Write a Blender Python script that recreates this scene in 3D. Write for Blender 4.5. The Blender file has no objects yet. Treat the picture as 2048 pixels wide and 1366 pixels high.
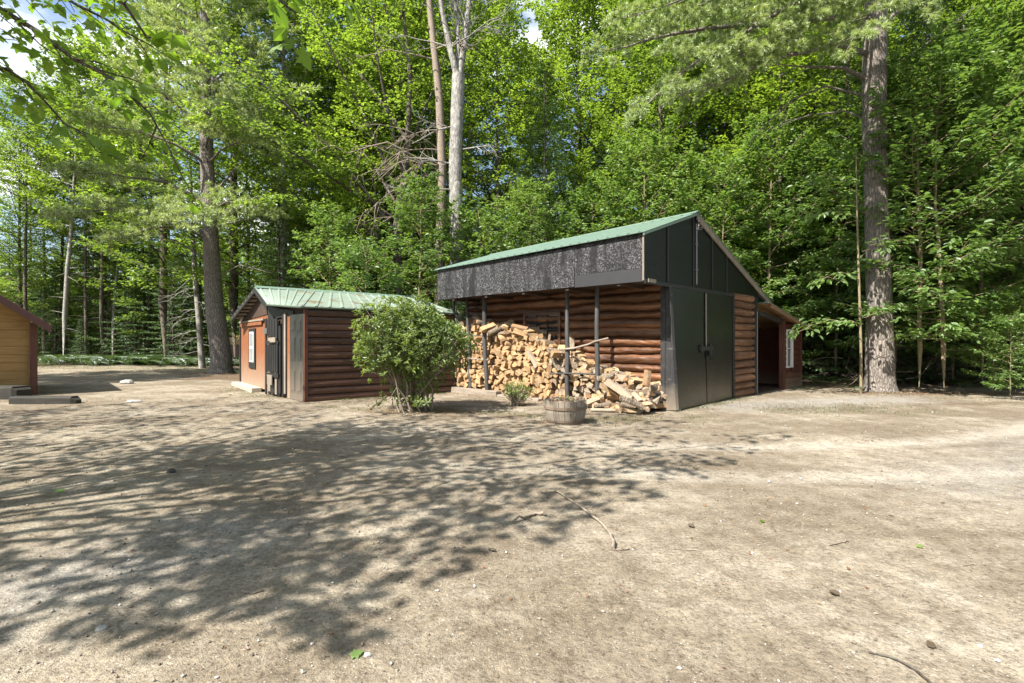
import bpy, math, random
import numpy as np
from mathutils import Matrix, Vector, Euler

random.seed(7)
sc = bpy.context.scene
C = sc.collection
R = math.radians

# ------------------------------------------------------------------ camera, sky, sun, exposure
F = 1036.0                                    # focal length in photo pixels (2048 wide)
CAMH = 1.4
cam_d = bpy.data.cameras.new('camera')
cam_d.sensor_width = 36.0
cam_d.lens = 36.0 * F / 2048.0
cam_d.clip_end = 2000
cam = bpy.data.objects.new('camera', cam_d)
C.objects.link(cam)
cam.location = (0, 0, CAMH)
cam.rotation_euler = (R(90), 0, 0)
sc.camera = cam

SUN_EL = R(50)
SUN_H = Vector((0.725, 0.689, 0)).normalized()          # horizontal travel of the light
world = bpy.data.worlds.new('World')
sc.world = world
world.use_nodes = True
wt = world.node_tree
for n in list(wt.nodes):
    wt.nodes.remove(n)
wo = wt.nodes.new('ShaderNodeOutputWorld')
bg = wt.nodes.new('ShaderNodeBackground')
sky = wt.nodes.new('ShaderNodeTexSky')
sky.sky_type = 'NISHITA'
sky.sun_disc = False
sky.sun_elevation = SUN_EL
sky.sun_rotation = math.atan2(-SUN_H.x, -SUN_H.y)
sky.air_density = 1.0
sky.dust_density = 1.5
bg.inputs['Strength'].default_value = 0.09
# drifting fair-weather clouds, by direction
tc = wt.nodes.new('ShaderNodeTexCoord')
mp = wt.nodes.new('ShaderNodeMapping')
mp.inputs['Scale'].default_value = (2.2, 2.2, 5.0)
mp.inputs['Location'].default_value = (0.35, 0.1, 0.2)
cn = wt.nodes.new('ShaderNodeTexNoise')
cn.inputs['Scale'].default_value = 1.7
cn.inputs['Detail'].default_value = 7
cr = wt.nodes.new('ShaderNodeValToRGB')
cr.color_ramp.elements[0].position = 0.5
cr.color_ramp.elements[1].position = 0.63
mx = wt.nodes.new('ShaderNodeMix')
mx.data_type = 'RGBA'
mx.inputs['B'].default_value = (7.5, 7.6, 7.8, 1)
wt.links.new(tc.outputs['Generated'], mp.inputs['Vector'])
wt.links.new(mp.outputs['Vector'], cn.inputs['Vector'])
wt.links.new(cn.outputs['Fac'], cr.inputs['Fac'])
wt.links.new(cr.outputs['Color'], mx.inputs['Factor'])
wt.links.new(sky.outputs['Color'], mx.inputs['A'])
wt.links.new(mx.outputs['Result'], bg.inputs['Color'])
wt.links.new(bg.outputs['Background'], wo.inputs['Surface'])

sun_d = bpy.data.lights.new('sun', 'SUN')
sun_d.energy = 5.0
sun_d.angle = R(0.5)
sun_d.color = (1.0, 0.94, 0.84)
sun = bpy.data.objects.new('sun', sun_d)
C.objects.link(sun)
sd = Vector((SUN_H.x * math.cos(SUN_EL), SUN_H.y * math.cos(SUN_EL), -math.sin(SUN_EL)))
sun.rotation_euler = sd.to_track_quat('-Z', 'Y').to_euler()
sun.location = (-20, -20, 30)

sc.view_settings.view_transform = 'Standard'
sc.view_settings.look = 'None'
sc.view_settings.gamma = 1.0
sc.view_settings.exposure = 1.5
sc.cycles.max_bounces = 8
sc.cycles.diffuse_bounces = 6
sc.cycles.glossy_bounces = 2
sc.cycles.transmission_bounces = 5
sc.cycles.use_denoising = True
sc.cycles.sample_clamp_indirect = 8

# ------------------------------------------------------------------ helpers
def tag(o, label=None, cat=None, group=None, kind=None):
    if label: o['label'] = label
    if cat: o['category'] = cat
    if group: o['group'] = group
    if kind: o['kind'] = kind
    return o

def empty(name, loc=(0, 0, 0), rz=0.0, label=None, cat=None, group=None):
    o = bpy.data.objects.new(name, None)
    C.objects.link(o)
    o.empty_display_size = 0.2
    o.location = loc
    o.rotation_euler = (0, 0, rz)
    return tag(o, label, cat, group)

class MB:
    """collects numpy polygons and links them as ONE mesh object"""
    def __init__(s):
        s.v = []; s.f = []; s.n = 0
    def add(s, v, f, mat=0, smooth=False, rnd=None):
        v = np.asarray(v, dtype=np.float64).reshape(-1, 3)
        if isinstance(f, np.ndarray) and f.ndim == 2:
            s.f.append((f + s.n, mat, smooth, rnd))
        else:
            by = {}
            for q in f: by.setdefault(len(q), []).append(q)
            for q in by.values(): s.f.append((np.array(q) + s.n, mat, smooth, rnd))
        s.v.append(v); s.n += len(v)
    def mesh(s, name, mats):
        me = bpy.data.meshes.new(name)
        V = np.concatenate(s.v) if s.v else np.zeros((0, 3))
        me.vertices.add(len(V))
        me.vertices.foreach_set('co', V.astype(np.float32).ravel())
        loops = np.concatenate([q.ravel() for q, *_ in s.f]).astype(np.int32)
        tot = np.concatenate([np.full(len(q), q.shape[1], np.int32) for q, *_ in s.f])
        st = np.concatenate([[0], np.cumsum(tot)[:-1]]).astype(np.int32)
        me.loops.add(len(loops)); me.polygons.add(len(tot))
        me.loops.foreach_set('vertex_index', loops)
        me.polygons.foreach_set('loop_start', st)
        me.polygons.foreach_set('material_index', np.concatenate([np.full(len(q), m, np.int32) for q, m, *_ in s.f]))
        me.polygons.foreach_set('use_smooth', np.concatenate([np.full(len(q), sm, bool) for q, _, sm, _ in s.f]))
        if any(r is not None for *_, r in s.f):
            a = me.attributes.new('rnd', 'FLOAT', 'FACE')
            a.data.foreach_set('value', np.concatenate([np.asarray(r if r is not None else np.full(len(q), .5)) for q, _, _, r in s.f]).astype(np.float32))
        me.update(calc_edges=True)
        me.validate()
        for m in (mats if isinstance(mats, (list, tuple)) else [mats]):
            me.materials.append(m)
        return me
    def build(s, name, mats, parent=None, bevel=0):
        o = bpy.data.objects.new(name, s.mesh(name, mats))
        C.objects.link(o)
        if parent: o.parent = parent
        if bevel:
            b = o.modifiers.new('bevel', 'BEVEL'); b.width = bevel; b.segments = 2; b.limit_method = 'ANGLE'
        return o

BOXF = np.array([[0,3,2,1],[4,5,6,7],[0,1,5,4],[1,2,6,5],[2,3,7,6],[3,0,4,7]])
def box(mb, x0, x1, y0, y1, z0, z1, mat=0, jit=0.0):
    v = np.array([[x0,y0,z0],[x1,y0,z0],[x1,y1,z0],[x0,y1,z0],[x0,y0,z1],[x1,y0,z1],[x1,y1,z1],[x0,y1,z1]], float)
    if jit: v += np.random.default_rng(int(abs(x0*7+y0*131+z0*977)*100)).uniform(-jit, jit, v.shape)
    mb.add(v, BOXF, mat)

def hexa(mb, lo, hi, mat=0):
    """prism between two 4-point outlines"""
    mb.add(np.array(list(lo) + list(hi), float), BOXF, mat)

def prism(mb, pts, off, mat=0):
    """polygon extruded by vector off"""
    p = np.array(pts, float); n = len(p)
    f = [list(range(n))[::-1], list(range(n, 2 * n))]
    for i in range(n): f.append([i, (i + 1) % n, n + (i + 1) % n, n + i])
    mb.add(np.vstack([p, p + np.array(off)]), f, mat)

def tube(mb, pts, rad, n=8, mat=0, cap=True, lump=0.0, seed=0, flare=None):
    P = np.asarray(pts, float); r = np.asarray(rad, float)
    if r.ndim == 0: r = np.full(len(P), float(r))
    T = np.gradient(P, axis=0); T /= np.linalg.norm(T, axis=1)[:, None] + 1e-9
    up = np.array([0, 0, 1.0]) if abs(T[0, 2]) < .9 else np.array([1.0, 0, 0])
    S = np.cross(up, T); S /= np.linalg.norm(S, axis=1)[:, None] + 1e-9
    B = np.cross(T, S)
    a = np.arange(n) * 2 * np.pi / n
    rr = np.repeat(r[:, None], n, 1)
    if lump:
        g = np.random.default_rng(seed)
        ph = g.uniform(0, 6, 4)
        k = np.arange(len(P))[:, None]
        rr = rr * (1 + lump * (np.sin(2 * a + ph[0] + .5 * k) * .5 + np.sin(3 * a + ph[1] - .7 * k) * .4 + g.normal(0, .35, rr.shape)))
    V = P[:, None] + rr[..., None] * (np.cos(a)[None, :, None] * S[:, None] + np.sin(a)[None, :, None] * B[:, None])
    m = len(P)
    i = np.arange(m - 1)[:, None] * n; j = np.arange(n)[None]; j2 = (j + 1) % n
    f = np.stack([i + j, i + j2, i + n + j2, i + n + j], -1).reshape(-1, 4)
    mb.add(V.reshape(-1, 3), f, mat, True)
    if cap:
        mb.add(V[0], np.array([list(range(n))[::-1]]), mat)
        mb.add(V[-1], np.array([list(range(n))]), mat)

def G(px, py):                                   # photo pixel on flat ground -> world x, y
    Y = F * CAMH / (py - 683.0)
    return ((px - 1024) / F * Y, Y)

def P3(px, py, Y):
    return np.array([(px - 1024) / F * Y, Y, CAMH + (683 - py) / F * Y])

def vnoise(x, y, seed=0):
    x = np.asarray(x, float); y = np.asarray(y, float)
    xi = np.floor(x).astype(np.int64); yi = np.floor(y).astype(np.int64)
    fx = x - xi; fy = y - yi
    fx = fx * fx * (3 - 2 * fx); fy = fy * fy * (3 - 2 * fy)
    def h(a, b):
        n = (a * 374761393 + b * 668265263 + seed * 1442695) & 0x7fffffff
        n = ((n ^ (n >> 13)) * 1274126177) & 0x7fffffff
        return ((n ^ (n >> 16)) & 0xffff) / 65535.0
    return (h(xi, yi) * (1 - fx) + h(xi + 1, yi) * fx) * (1 - fy) + (h(xi, yi + 1) * (1 - fx) + h(xi + 1, yi + 1) * fx) * fy

def fbm(x, y, s, o=4, seed=0):
    t = 0; a = .5; n = 0
    for k in range(o):
        t = t + a * vnoise(x / s, y / s, seed + k * 17); n += a; s *= .5; a *= .5
    return t / n

# ------------------------------------------------------------------ materials
class NT:
    def __init__(s, name):
        s.m = bpy.data.materials.new(name); s.m.use_nodes = True
        s.t = s.m.node_tree; s.t.nodes.clear()
        s.out = s.t.nodes.new('ShaderNodeOutputMaterial')
    def n(s, typ, **kw):
        x = s.t.nodes.new('ShaderNode' + typ)
        for k, v in kw.items():
            if hasattr(x, k): setattr(x, k, v)
            else: x.inputs[k].default_value = v
        return x
    def l(s, a, b): s.t.links.new(a, b)
    def coord(s, scale=(1, 1, 1), rot=(0, 0, 0), loc=(0, 0, 0), kind='Object'):
        c = s.n('TexCoord'); m = s.n('Mapping')
        m.inputs['Scale'].default_value = scale; m.inputs['Rotation'].default_value = rot; m.inputs['Location'].default_value = loc
        s.l(c.outputs[kind], m.inputs['Vector']); return m.outputs['Vector']
    def noise(s, scale, vec=None, detail=5, rough=.6, dist=0):
        x = s.n('TexNoise'); x.inputs['Scale'].default_value = scale; x.inputs['Detail'].default_value = detail
        x.inputs['Roughness'].default_value = rough; x.inputs['Distortion'].default_value = dist
        s.l(vec if vec is not None else s.coord(), x.inputs['Vector']); return x.outputs['Fac']
    def voro(s, scale, vec=None, feature='F1', out='Distance'):
        x = s.n('TexVoronoi'); x.feature = feature; x.inputs['Scale'].default_value = scale
        s.l(vec if vec is not None else s.coord(), x.inputs['Vector']); return x.outputs[out]
    def ramp(s, fac, els):
        r = s.n('ValToRGB'); e = r.color_ramp.elements
        while len(e) < len(els): e.new(0.5)
        for q, (p, c) in zip(e, els):
            q.position = p; q.color = (*c, 1) if hasattr(c, '__len__') else (c, c, c, 1)
        s.l(fac, r.inputs['Fac']); return r.outputs['Color']
    def mix(s, fac, a, b, mode='MIX'):
        x = s.n('Mix'); x.data_type = 'RGBA'; x.blend_type = mode
        for v, k in ((fac, 'Factor'), (a, 'A'), (b, 'B')):
            if hasattr(v, 'is_linked'): s.l(v, x.inputs[k])
            elif k == 'Factor': x.inputs[k].default_value = v
            else: x.inputs[k].default_value = (*v, 1)
        return x.outputs['Result']
    def math(s, op, a, b=0.0):
        x = s.n('Math'); x.operation = op
        for i, v in enumerate((a, b)):
            if hasattr(v, 'is_linked'): s.l(v, x.inputs[i])
            else: x.inputs[i].default_value = v
        return x.outputs[0]
    def bump(s, h, strength=.5, dist=.02):
        b = s.n('Bump'); b.inputs['Strength'].default_value = strength; b.inputs['Distance'].default_value = dist
        s.l(h, b.inputs['Height']); return b.outputs['Normal']
    def pbr(s, col, rough=.8, normal=None, spec=.3, metal=0):
        p = s.n('BsdfPrincipled')
        if hasattr(col, 'is_linked'): s.l(col, p.inputs['Base Color'])
        else: p.inputs['Base Color'].default_value = (*col, 1)
        if hasattr(rough, 'is_linked'): s.l(rough, p.inputs['Roughness'])
        else: p.inputs['Roughness'].default_value = rough
        p.inputs['Specular IOR Level'].default_value = spec
        p.inputs['Metallic'].default_value = metal
        if normal is not None: s.l(normal, p.inputs['Normal'])
        s.l(p.outputs[0], s.out.inputs['Surface']); return s.m

def leaf_mat(name, cols, trans=1.6, mixf=.45, gloss=.06, grough=.45):
    t = NT(name)
    a = t.n('Attribute'); a.attribute_name = 'rnd'
    oi = t.n('ObjectInfo')
    f = t.math('ADD', t.math('MULTIPLY', a.outputs['Fac'], .75), t.math('MULTIPLY', oi.outputs['Random'], .25))
    col = t.ramp(f, cols)
    d = t.n('BsdfDiffuse'); t.l(col, d.inputs['Color'])
    tr = t.n('BsdfTranslucent')
    t.l(t.mix(1.0, col, (1.16 * trans, 1.12 * trans, .62 * trans), 'MULTIPLY'), tr.inputs['Color'])
    m = t.n('MixShader'); m.inputs[0].default_value = mixf
    t.l(d.outputs[0], m.inputs[1]); t.l(tr.outputs[0], m.inputs[2])
    g = t.n('BsdfGlossy'); g.inputs['Roughness'].default_value = grough; g.inputs['Color'].default_value = (.9, .95, 1, 1)
    m2 = t.n('MixShader'); m2.inputs[0].default_value = gloss
    t.l(m.outputs[0], m2.inputs[1]); t.l(g.outputs[0], m2.inputs[2])
    t.l(m2.outputs[0], t.out.inputs['Surface'])
    return t.m

LEAF = leaf_mat('maple_leaf', [(0, (.075, .125, .024)), (.4, (.145, .23, .036)), (.75, (.23, .32, .046)), (1, (.33, .39, .06))], trans=1.75, mixf=.45, gloss=.05)
LEAFD = leaf_mat('beech_leaf', [(0, (.065, .12, .03)), (.5, (.125, .21, .05)), (1, (.22, .31, .09))], mixf=.42, gloss=.04, grough=.5)
LEAFN = leaf_mat('near_maple_leaf', [(0, (.06, .13, .015)), (.5, (.12, .21, .02)), (1, (.22, .29, .03))], trans=1.7, mixf=.55, gloss=.04)
NEEDLE = leaf_mat('pine_needle', [(0, (.19, .26, .1)), (.5, (.32, .4, .16)), (.93, (.44, .5, .22)), (1, (.36, .25, .12))], trans=1.2, mixf=.35, gloss=.06)
FIR = leaf_mat('fir_needle', [(0, (.045, .085, .03)), (.5, (.085, .15, .045)), (1, (.16, .23, .07))], trans=1.2, mixf=.25, gloss=.05)
BUSHL = leaf_mat('bush_leaf', [(0, (.05, .095, .02)), (.5, (.17, .23, .05)), (.85, (.27, .33, .075)), (1, (.4, .4, .11))], trans=1.5, mixf=.4, gloss=.045, grough=.5)
FERN = leaf_mat('fern_leaf', [(0, (.025, .05, .012)), (1, (.065, .11, .025))])
DEADL = leaf_mat('dead_leaf', [(0, (.12, .055, .025)), (.5, (.22, .12, .06)), (1, (.34, .24, .13))], trans=1, mixf=.2)
GRASSM = leaf_mat('grass_blade', [(0, (.05, .08, .02)), (.7, (.09, .13, .035)), (1, (.2, .18, .09))])

def bark_mat(name, a, b, sx=14, sz=3, strength=.8, dist=.03, lich=None):
    t = NT(name)
    v = t.coord((sx, sx, sz))
    w = t.noise(1, t.coord((2, 2, 1)), 3)
    c1 = t.voro(1, v, 'DISTANCE_TO_EDGE')
    nz = t.noise(3, v, 6, .7)
    h = t.math('ADD', t.math('MULTIPLY', t.math('MINIMUM', c1, .25), 2.2), t.math('MULTIPLY', nz, .8))
    col = t.mix(t.ramp(h, [(.25, 0), (.9, 1)]), a, b)
    if lich:
        col = t.mix(t.math('MULTIPLY', t.ramp(t.noise(5, t.coord((1, 1, .6)), 6, .7), [(.52, 0), (.6, 1)]), .75), col, lich)
    col = t.mix(t.math('MULTIPLY', w, .5), col, tuple(x * .6 for x in a))
    return t.pbr(col, .92, t.bump(h, strength, dist), .15)

PINEBARK = bark_mat('pine_bark', (.11, .094, .083), (.33, .29, .26), 17, 4.2, 1.0, .04)
GREYBARK = bark_mat('grey_bark', (.14, .132, .122), (.33, .318, .3), 9, 3, .6, .02, (.5, .48, .43))
DARKBARK = bark_mat('dark_bark', (.045, .036, .028), (.14, .118, .095), 20, 5, .7, .02, (.2, .2, .17))
SAPBARK = bark_mat('sapling_bark', (.15, .12, .07), (.3, .25, .16), 30, 6, .4, .01)
BIRCHB = bark_mat('birch_bark', (.16, .15, .13), (.42, .4, .37), 8, 14, .4, .01, (.09, .08, .07))
TWIGM = bark_mat('dead_twig_bark', (.17, .13, .1), (.33, .28, .23), 30, 8, .3, .005)

def ground_mat():
    t = NT('dirt_and_gravel')
    o = t.coord()
    a = t.n('Attribute'); a.attribute_name = 'mask'
    sep = t.n('SeparateColor'); t.l(a.outputs['Color'], sep.inputs[0])
    duff, moss, grav = sep.outputs[0], sep.outputs[1], sep.outputs[2]; track = a.outputs['Alpha']
    n1 = t.noise(.55, o, 7, .62)
    n2 = t.noise(2.3, o, 7, .7)
    n3 = t.noise(38, o, 4, .7)
    nf = t.noise(160, o, 3, .7)
    base = t.ramp(n2, [(.3, (.15, .124, .092)), (.45, (.235, .2, .152)), (.58, (.3, .263, .207)), (.75, (.36, .328, .275))])
    base = t.mix(t.ramp(n1, [(.42, 0), (.6, .8)]), base, (.15, .12, .085))
    base = t.mix(t.math('MULTIPLY', track, t.ramp(t.noise(3, o, 5, .7), [(.35, .35), (.6, .85)])), base, (.4, .37, .315))
    gcol = t.ramp(t.noise(70, o, 3, .8), [(.3, (.12, .116, .112)), (.5, (.26, .252, .24)), (.72, (.43, .42, .405))])
    gm = t.math('MULTIPLY', grav, t.ramp(t.noise(1.6, o, 5, .7), [(.35, .25), (.6, 1)]))
    col = t.mix(gm, base, gcol)
    dcol = t.ramp(t.noise(24, o, 6, .75), [(.3, (.045, .03, .02)), (.5, (.105, .07, .045)), (.72, (.19, .135, .09))])
    dm = t.ramp(t.math('ADD', duff, t.math('MULTIPLY', t.math('SUBTRACT', t.noise(1.3, o, 7, .72), .5), .95)), [(.34, 0), (.62, .88)])
    col = t.mix(dm, col, dcol)
    mm = t.ramp(t.math('ADD', moss, t.math('MULTIPLY', t.math('SUBTRACT', t.noise(2.2, o, 6, .7), .5), 1.0)), [(.42, 0), (.75, .6)])
    col = t.mix(mm, col, t.ramp(t.noise(50, o, 4, .7), [(.35, (.07, .085, .025)), (.7, (.17, .185, .07))]))
    # single grains, dark crumbs and pale chips
    vc = t.voro(95, o, 'F1', 'Color'); vd = t.voro(95, o)
    sc_ = t.n('SeparateColor'); t.l(vc, sc_.inputs[0])
    chip = t.math('MULTIPLY', t.math('GREATER_THAN', sc_.outputs[0], .86), t.math('LESS_THAN', vd, .38))
    col = t.mix(t.math('MULTIPLY', chip, .55), col, t.ramp(sc_.outputs[1], [(.2, (.07, .055, .045)), (.6, (.3, .27, .23)), (.9, (.62, .6, .56))]))
    mid = t.noise(7, o, 6, .75)
    col = t.mix(.62, col, t.ramp(mid, [(.34, (.5, .47, .44)), (.5, (1, 1, 1)), (.68, (1.25, 1.25, 1.24))]), 'MULTIPLY')
    col = t.mix(.8, col, t.ramp(t.math('ADD', t.math('MULTIPLY', n3, .55), t.math('MULTIPLY', nf, .45)), [(.36, (.2, .19, .18)), (.48, (.95, .95, .95)), (.66, (1.45, 1.43, 1.41))]), 'MULTIPLY')
    h = t.math('ADD', t.math('ADD', t.math('MULTIPLY', n3, .6), t.math('MULTIPLY', nf, .3)), t.math('MULTIPLY', t.noise(9, o, 5, .7), 1.2))
    return t.pbr(col, .95, t.bump(h, .9, .03), .15)
GROUND = ground_mat()

def wood_mat(name, cols, axis='y', scale=1.0, rough=.6, dirt=None, spec=.35, bump=.35, var=.5, courses=0, worn=None):
    t = NT(name)
    s = {'x': (1.2, 14, 14), 'y': (14, 1.2, 14), 'z': (14, 14, 1.2)}[axis]
    v = t.coord(tuple(q * scale for q in s))
    g = t.noise(1.6, v, 7, .65, .6)
    f = t.noise(7, v, 5, .7)
    k = t.math('ADD', t.math('MULTIPLY', g, .7), t.math('MULTIPLY', f, .3))
    col = t.ramp(k, cols)
    big = t.noise(1.1, t.coord(), 5, .65)
    col = t.mix(t.math('MULTIPLY', t.ramp(big, [(.42, 0), (.68, 1)]), var), col, tuple(c * .45 for c in cols[0][1]))
    if courses:                                 # every log took the stain differently
        cv = t.noise(1, t.coord((.25, .25, courses)), 3)
        col = t.mix(t.math('MULTIPLY', t.ramp(cv, [(.4, 1), (.6, 0)]), .7), col, tuple(c * .75 for c in cols[0][1]))
        col = t.mix(t.math('MULTIPLY', t.ramp(cv, [(.52, 0), (.7, 1)]), .35), col, tuple(c * 1.25 for c in cols[-1][1]))
    if worn:
        col = t.mix(t.ramp(t.noise(5, t.coord((1, 1, 2.5)), 7, .75), [(.56, 0), (.66, .8)]), col, worn)
    if dirt:                                    # splashed mud along the foot of a wall (real soil on the boards)
        zc = t.n('TexCoord'); sx = t.n('SeparateXYZ'); t.l(zc.outputs['Object'], sx.inputs[0])
        hgt = t.math('ADD', sx.outputs[2], t.math('MULTIPLY', t.math('SUBTRACT', t.noise(3, t.coord((1, 1, .5)), 5), .5), dirt[1]))
        mr = t.n('MapRange'); mr.inputs['From Min'].default_value = dirt[0]; mr.inputs['From Max'].default_value = 0.0
        t.l(hgt, mr.inputs['Value'])
        col = t.mix(t.math('MULTIPLY', mr.outputs[0], .9), col, dirt[2])
    return t.pbr(col, rough, t.bump(k, bump, .006), spec)

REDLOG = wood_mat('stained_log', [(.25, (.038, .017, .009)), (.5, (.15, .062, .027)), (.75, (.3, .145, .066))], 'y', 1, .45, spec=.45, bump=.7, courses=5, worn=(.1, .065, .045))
REDLOGX = wood_mat('stained_log_painted_sun', [(.25, (.08, .037, .02)), (.5, (.235, .115, .063)), (.75, (.38, .22, .14))], 'x', 1, .6, spec=.35, bump=.8, courses=5, worn=(.2, .15, .11))  # lighter copy of the log stain, sunlight put into its colour
BROWNLOG = wood_mat('brown_log_siding', [(.25, (.05, .02, .013)), (.5, (.1, .04, .027)), (.8, (.16, .07, .048))], 'x', 1, .42, spec=.45, bump=.3)
MAROON = wood_mat('maroon_siding', [(.25, (.06, .02, .014)), (.5, (.115, .04, .027)), (.8, (.17, .065, .045))], 'x', 1, .6, (.5, .25, (.22, .16, .11)))
ORANGE = wood_mat('orange_stained_wall', [(.25, (.14, .048, .019)), (.5, (.215, .078, .031)), (.8, (.28, .115, .052))], 'y', .6, .6, (1.15, .8, (.27, .215, .16)), var=.2)
TAN = wood_mat('tan_pine_board', [(.25, (.19, .105, .034)), (.5, (.31, .185, .066)), (.8, (.4, .255, .1))], 'x', .8, .6, var=.3)
REDTRIM = wood_mat('red_brown_trim', [(.25, (.06, .021, .014)), (.5, (.105, .042, .028)), (.8, (.16, .07, .05))], 'z', 1, .55)
BLACKW = wood_mat('black_painted_wood', [(.25, (.012, .012, .013)), (.5, (.019, .019, .02)), (.8, (.05, .05, .05))], 'z', 1, .5, var=.3, spec=.35)
BLACKPOST = wood_mat('weathered_black_pole', [(.25, (.02, .02, .021)), (.5, (.06, .06, .062)), (.8, (.16, .16, .16))], 'z', 2, .7, var=.4, bump=.8)
GREYWOOD = wood_mat('grey_weathered_wood', [(.25, (.12, .1, .08)), (.5, (.24, .205, .165)), (.8, (.36, .32, .27))], 'z', 1.2, .85, var=.4, bump=.7)
GREYWX = wood_mat('grey_weathered_timber', [(.25, (.12, .1, .08)), (.5, (.25, .21, .17)), (.8, (.38, .33, .28))], 'y', 1, .85, var=.4, bump=.7)
DARKTIMB = wood_mat('dark_old_timber', [(.25, (.016, .015, .013)), (.5, (.033, .031, .026)), (.8, (.07, .066, .056))], 'x', 1, .85, var=.5, bump=.7)
SOFFIT = wood_mat('bare_soffit_board', [(.25, (.2, .12, .06)), (.5, (.36, .23, .12)), (.8, (.46, .31, .17))], 'x', 1, .8)
DOORM = wood_mat('glossy_dark_door_paint', [(.25, (.005, .008, .005)), (.5, (.008, .012, .008)), (.8, (.017, .023, .016))], 'z', 1.6, .27, (1.0, .6, (.08, .065, .045)), spec=.35, bump=.35, var=.3, worn=(.03, .032, .028))
GABLEM = wood_mat('dark_green_black_plywood', [(.25, (.004, .0065, .004)), (.5, (.007, .011, .007)), (.8, (.012, .017, .011))], 'x', .8, .42, spec=.2, var=.2)
SIXP = wood_mat('faded_black_door', [(.25, (.018, .02, .018)), (.5, (.03, .033, .03)), (.8, (.06, .062, .057))], 'z', 1, .5, (1.1, .5, (.15, .125, .1)))
INSIDE = wood_mat('dark_interior_board', [(.25, (.03, .018, .013)), (.5, (.055, .035, .025)), (.8, (.08, .05, .035))], 'x', 1, .8)

def osb_mat():
    t = NT('black_painted_strand_board')
    acc = None
    for k, (ang, sc1, seed) in enumerate(((.35, 7, 0), (1.25, 7, 3), (2.2, 8, 7), (2.9, 8, 11))):
        c_ = t.n('TexCoord'); m_ = t.n('Mapping'); m_.vector_type = 'TEXTURE'
        m_.inputs['Rotation'].default_value = (ang, 0, 0); m_.inputs['Location'].default_value = (seed, seed * 1.3, seed * .7)
        m_.inputs['Scale'].default_value = (1, 1 / sc1, 1 / (sc1 * 5))
        t.l(c_.outputs['Object'], m_.inputs['Vector']); v = m_.outputs['Vector']
        c = t.n('SeparateColor'); t.l(t.voro(3.4, v, 'F1', 'Color'), c.inputs[0])
        g = t.math('MULTIPLY', t.math('GREATER_THAN', c.outputs[0], .86), c.outputs[1])
        acc = g if acc is None else t.math('MAXIMUM', acc, g)
    nz = t.noise(30, t.coord(), 5, .75)
    f = t.math('MULTIPLY', acc, t.ramp(nz, [(.4, .1), (.62, 1)]))
    col = t.mix(f, t.mix(t.noise(2.5, t.coord(), 5), (.008, .008, .009), (.019, .019, .02)), (.24, .24, .25))
    shadow_smears = t.ramp(t.noise(1, t.coord((1, 5, .9)), 5, .6), [(.46, 0), (.6, .92)])  # vertical shadow smears on the fascia, painted dark into the board colour
    col = t.mix(shadow_smears, col, (.009, .009, .01))
    return t.pbr(col, .6, t.bump(t.math('ADD', acc, nz), .5, .005), .25)
OSB = osb_mat()

def roof_mat(name, a, b, debris=0.0):
    t = NT(name)
    n = t.noise(1.5, t.coord(), 6, .7)
    col = t.mix(n, a, b)
    col = t.mix(t.ramp(t.noise(9, t.coord((1, 1, 1)), 6, .75), [(.55, 0), (.7, .45)]), col, tuple(min(1, c * 1.5) for c in b))
    if debris:
        col = t.mix(t.ramp(t.noise(2.4, t.coord((1, 1, 1)), 7, .72), [(.55, 0), (.63, debris)]), col, (.17, .1, .06))
    return t.pbr(col, .38, t.bump(t.noise(3, t.coord(), 3), .1, .01), .5, .25)
ROOFG = roof_mat('green_roof_metal', (.13, .205, .16), (.19, .27, .225))
ROOFP = roof_mat('faded_green_roof_metal', (.2, .262, .224), (.285, .345, .3), .9)
ROOFB = roof_mat('brown_roof_metal', (.07, .03, .027), (.1, .045, .04))

def plain(name, col, rough=.6, spec=.4, metal=0, n=.25, scale=6):
    t = NT(name)
    c = t.mix(t.math('MULTIPLY', t.noise(scale, t.coord(), 6, .7), n * 2), col, tuple(x * .5 for x in col))
    return t.pbr(c, rough, t.bump(t.noise(scale * 5, t.coord(), 4), .2, .004), spec, metal)
WHITE = plain('white_window_frame', (.72, .72, .7), .45)
METAL = plain('old_galvanised_metal', (.25, .25, .25), .45, .5, .7)
BLACKM = plain('black_iron', (.03, .03, .03), .5, .5, .4)
SOIL = plain('potting_soil', (.12, .085, .055), .95, .1, 0, .4, 30)
STONE = plain('grey_stone', (.36, .35, .33), .9, .2, 0, .3, 14)
CONC = plain('old_concrete', (.4, .35, .29), .9, .2, 0, .3, 9)
WIRE = plain('cable_sheath', (.3, .28, .27), .6)
def glass_mat(name, col):
    t = NT(name)
    return t.pbr(t.mix(t.noise(2, t.coord(), 3), col, tuple(c * .5 for c in col)), .06, None, .8)
GLASS = glass_mat('dark_window_glass', (.025, .03, .03))
GLASSB = glass_mat('curtained_window_glass', (.4, .42, .44))

def split_mat():
    t = NT('split_firewood')
    oi = t.n('ObjectInfo')
    v = t.coord((3, 22, 22))
    g = t.noise(1.5, v, 6, .7, .4)
    k = t.math('ADD', t.math('MULTIPLY', g, .6), t.math('MULTIPLY', oi.outputs['Random'], .4))
    col = t.ramp(k, [(.2, (.17, .09, .04)), (.42, (.32, .195, .095)), (.62, (.45, .31, .175)), (.85, (.56, .44, .29))])
    col = t.mix(t.ramp(t.noise(6, t.coord(), 5, .75), [(.48, 0), (.66, .8)]), col, (.17, .125, .09))
    r2 = t.math('FRACT', t.math('MULTIPLY', oi.outputs['Random'], 7.31))
    col = t.mix(t.ramp(r2, [(.3, 0), (.75, .85)]), col, t.mix(g, (.16, .135, .11), (.36, .31, .25)))
    col = t.mix(t.ramp(t.noise(1.7, t.coord(), 3), [(.5, 0), (.62, .5)]), col, (.22, .15, .09))
    return t.pbr(col, .85, t.bump(g, .9, .014), .2)
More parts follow.
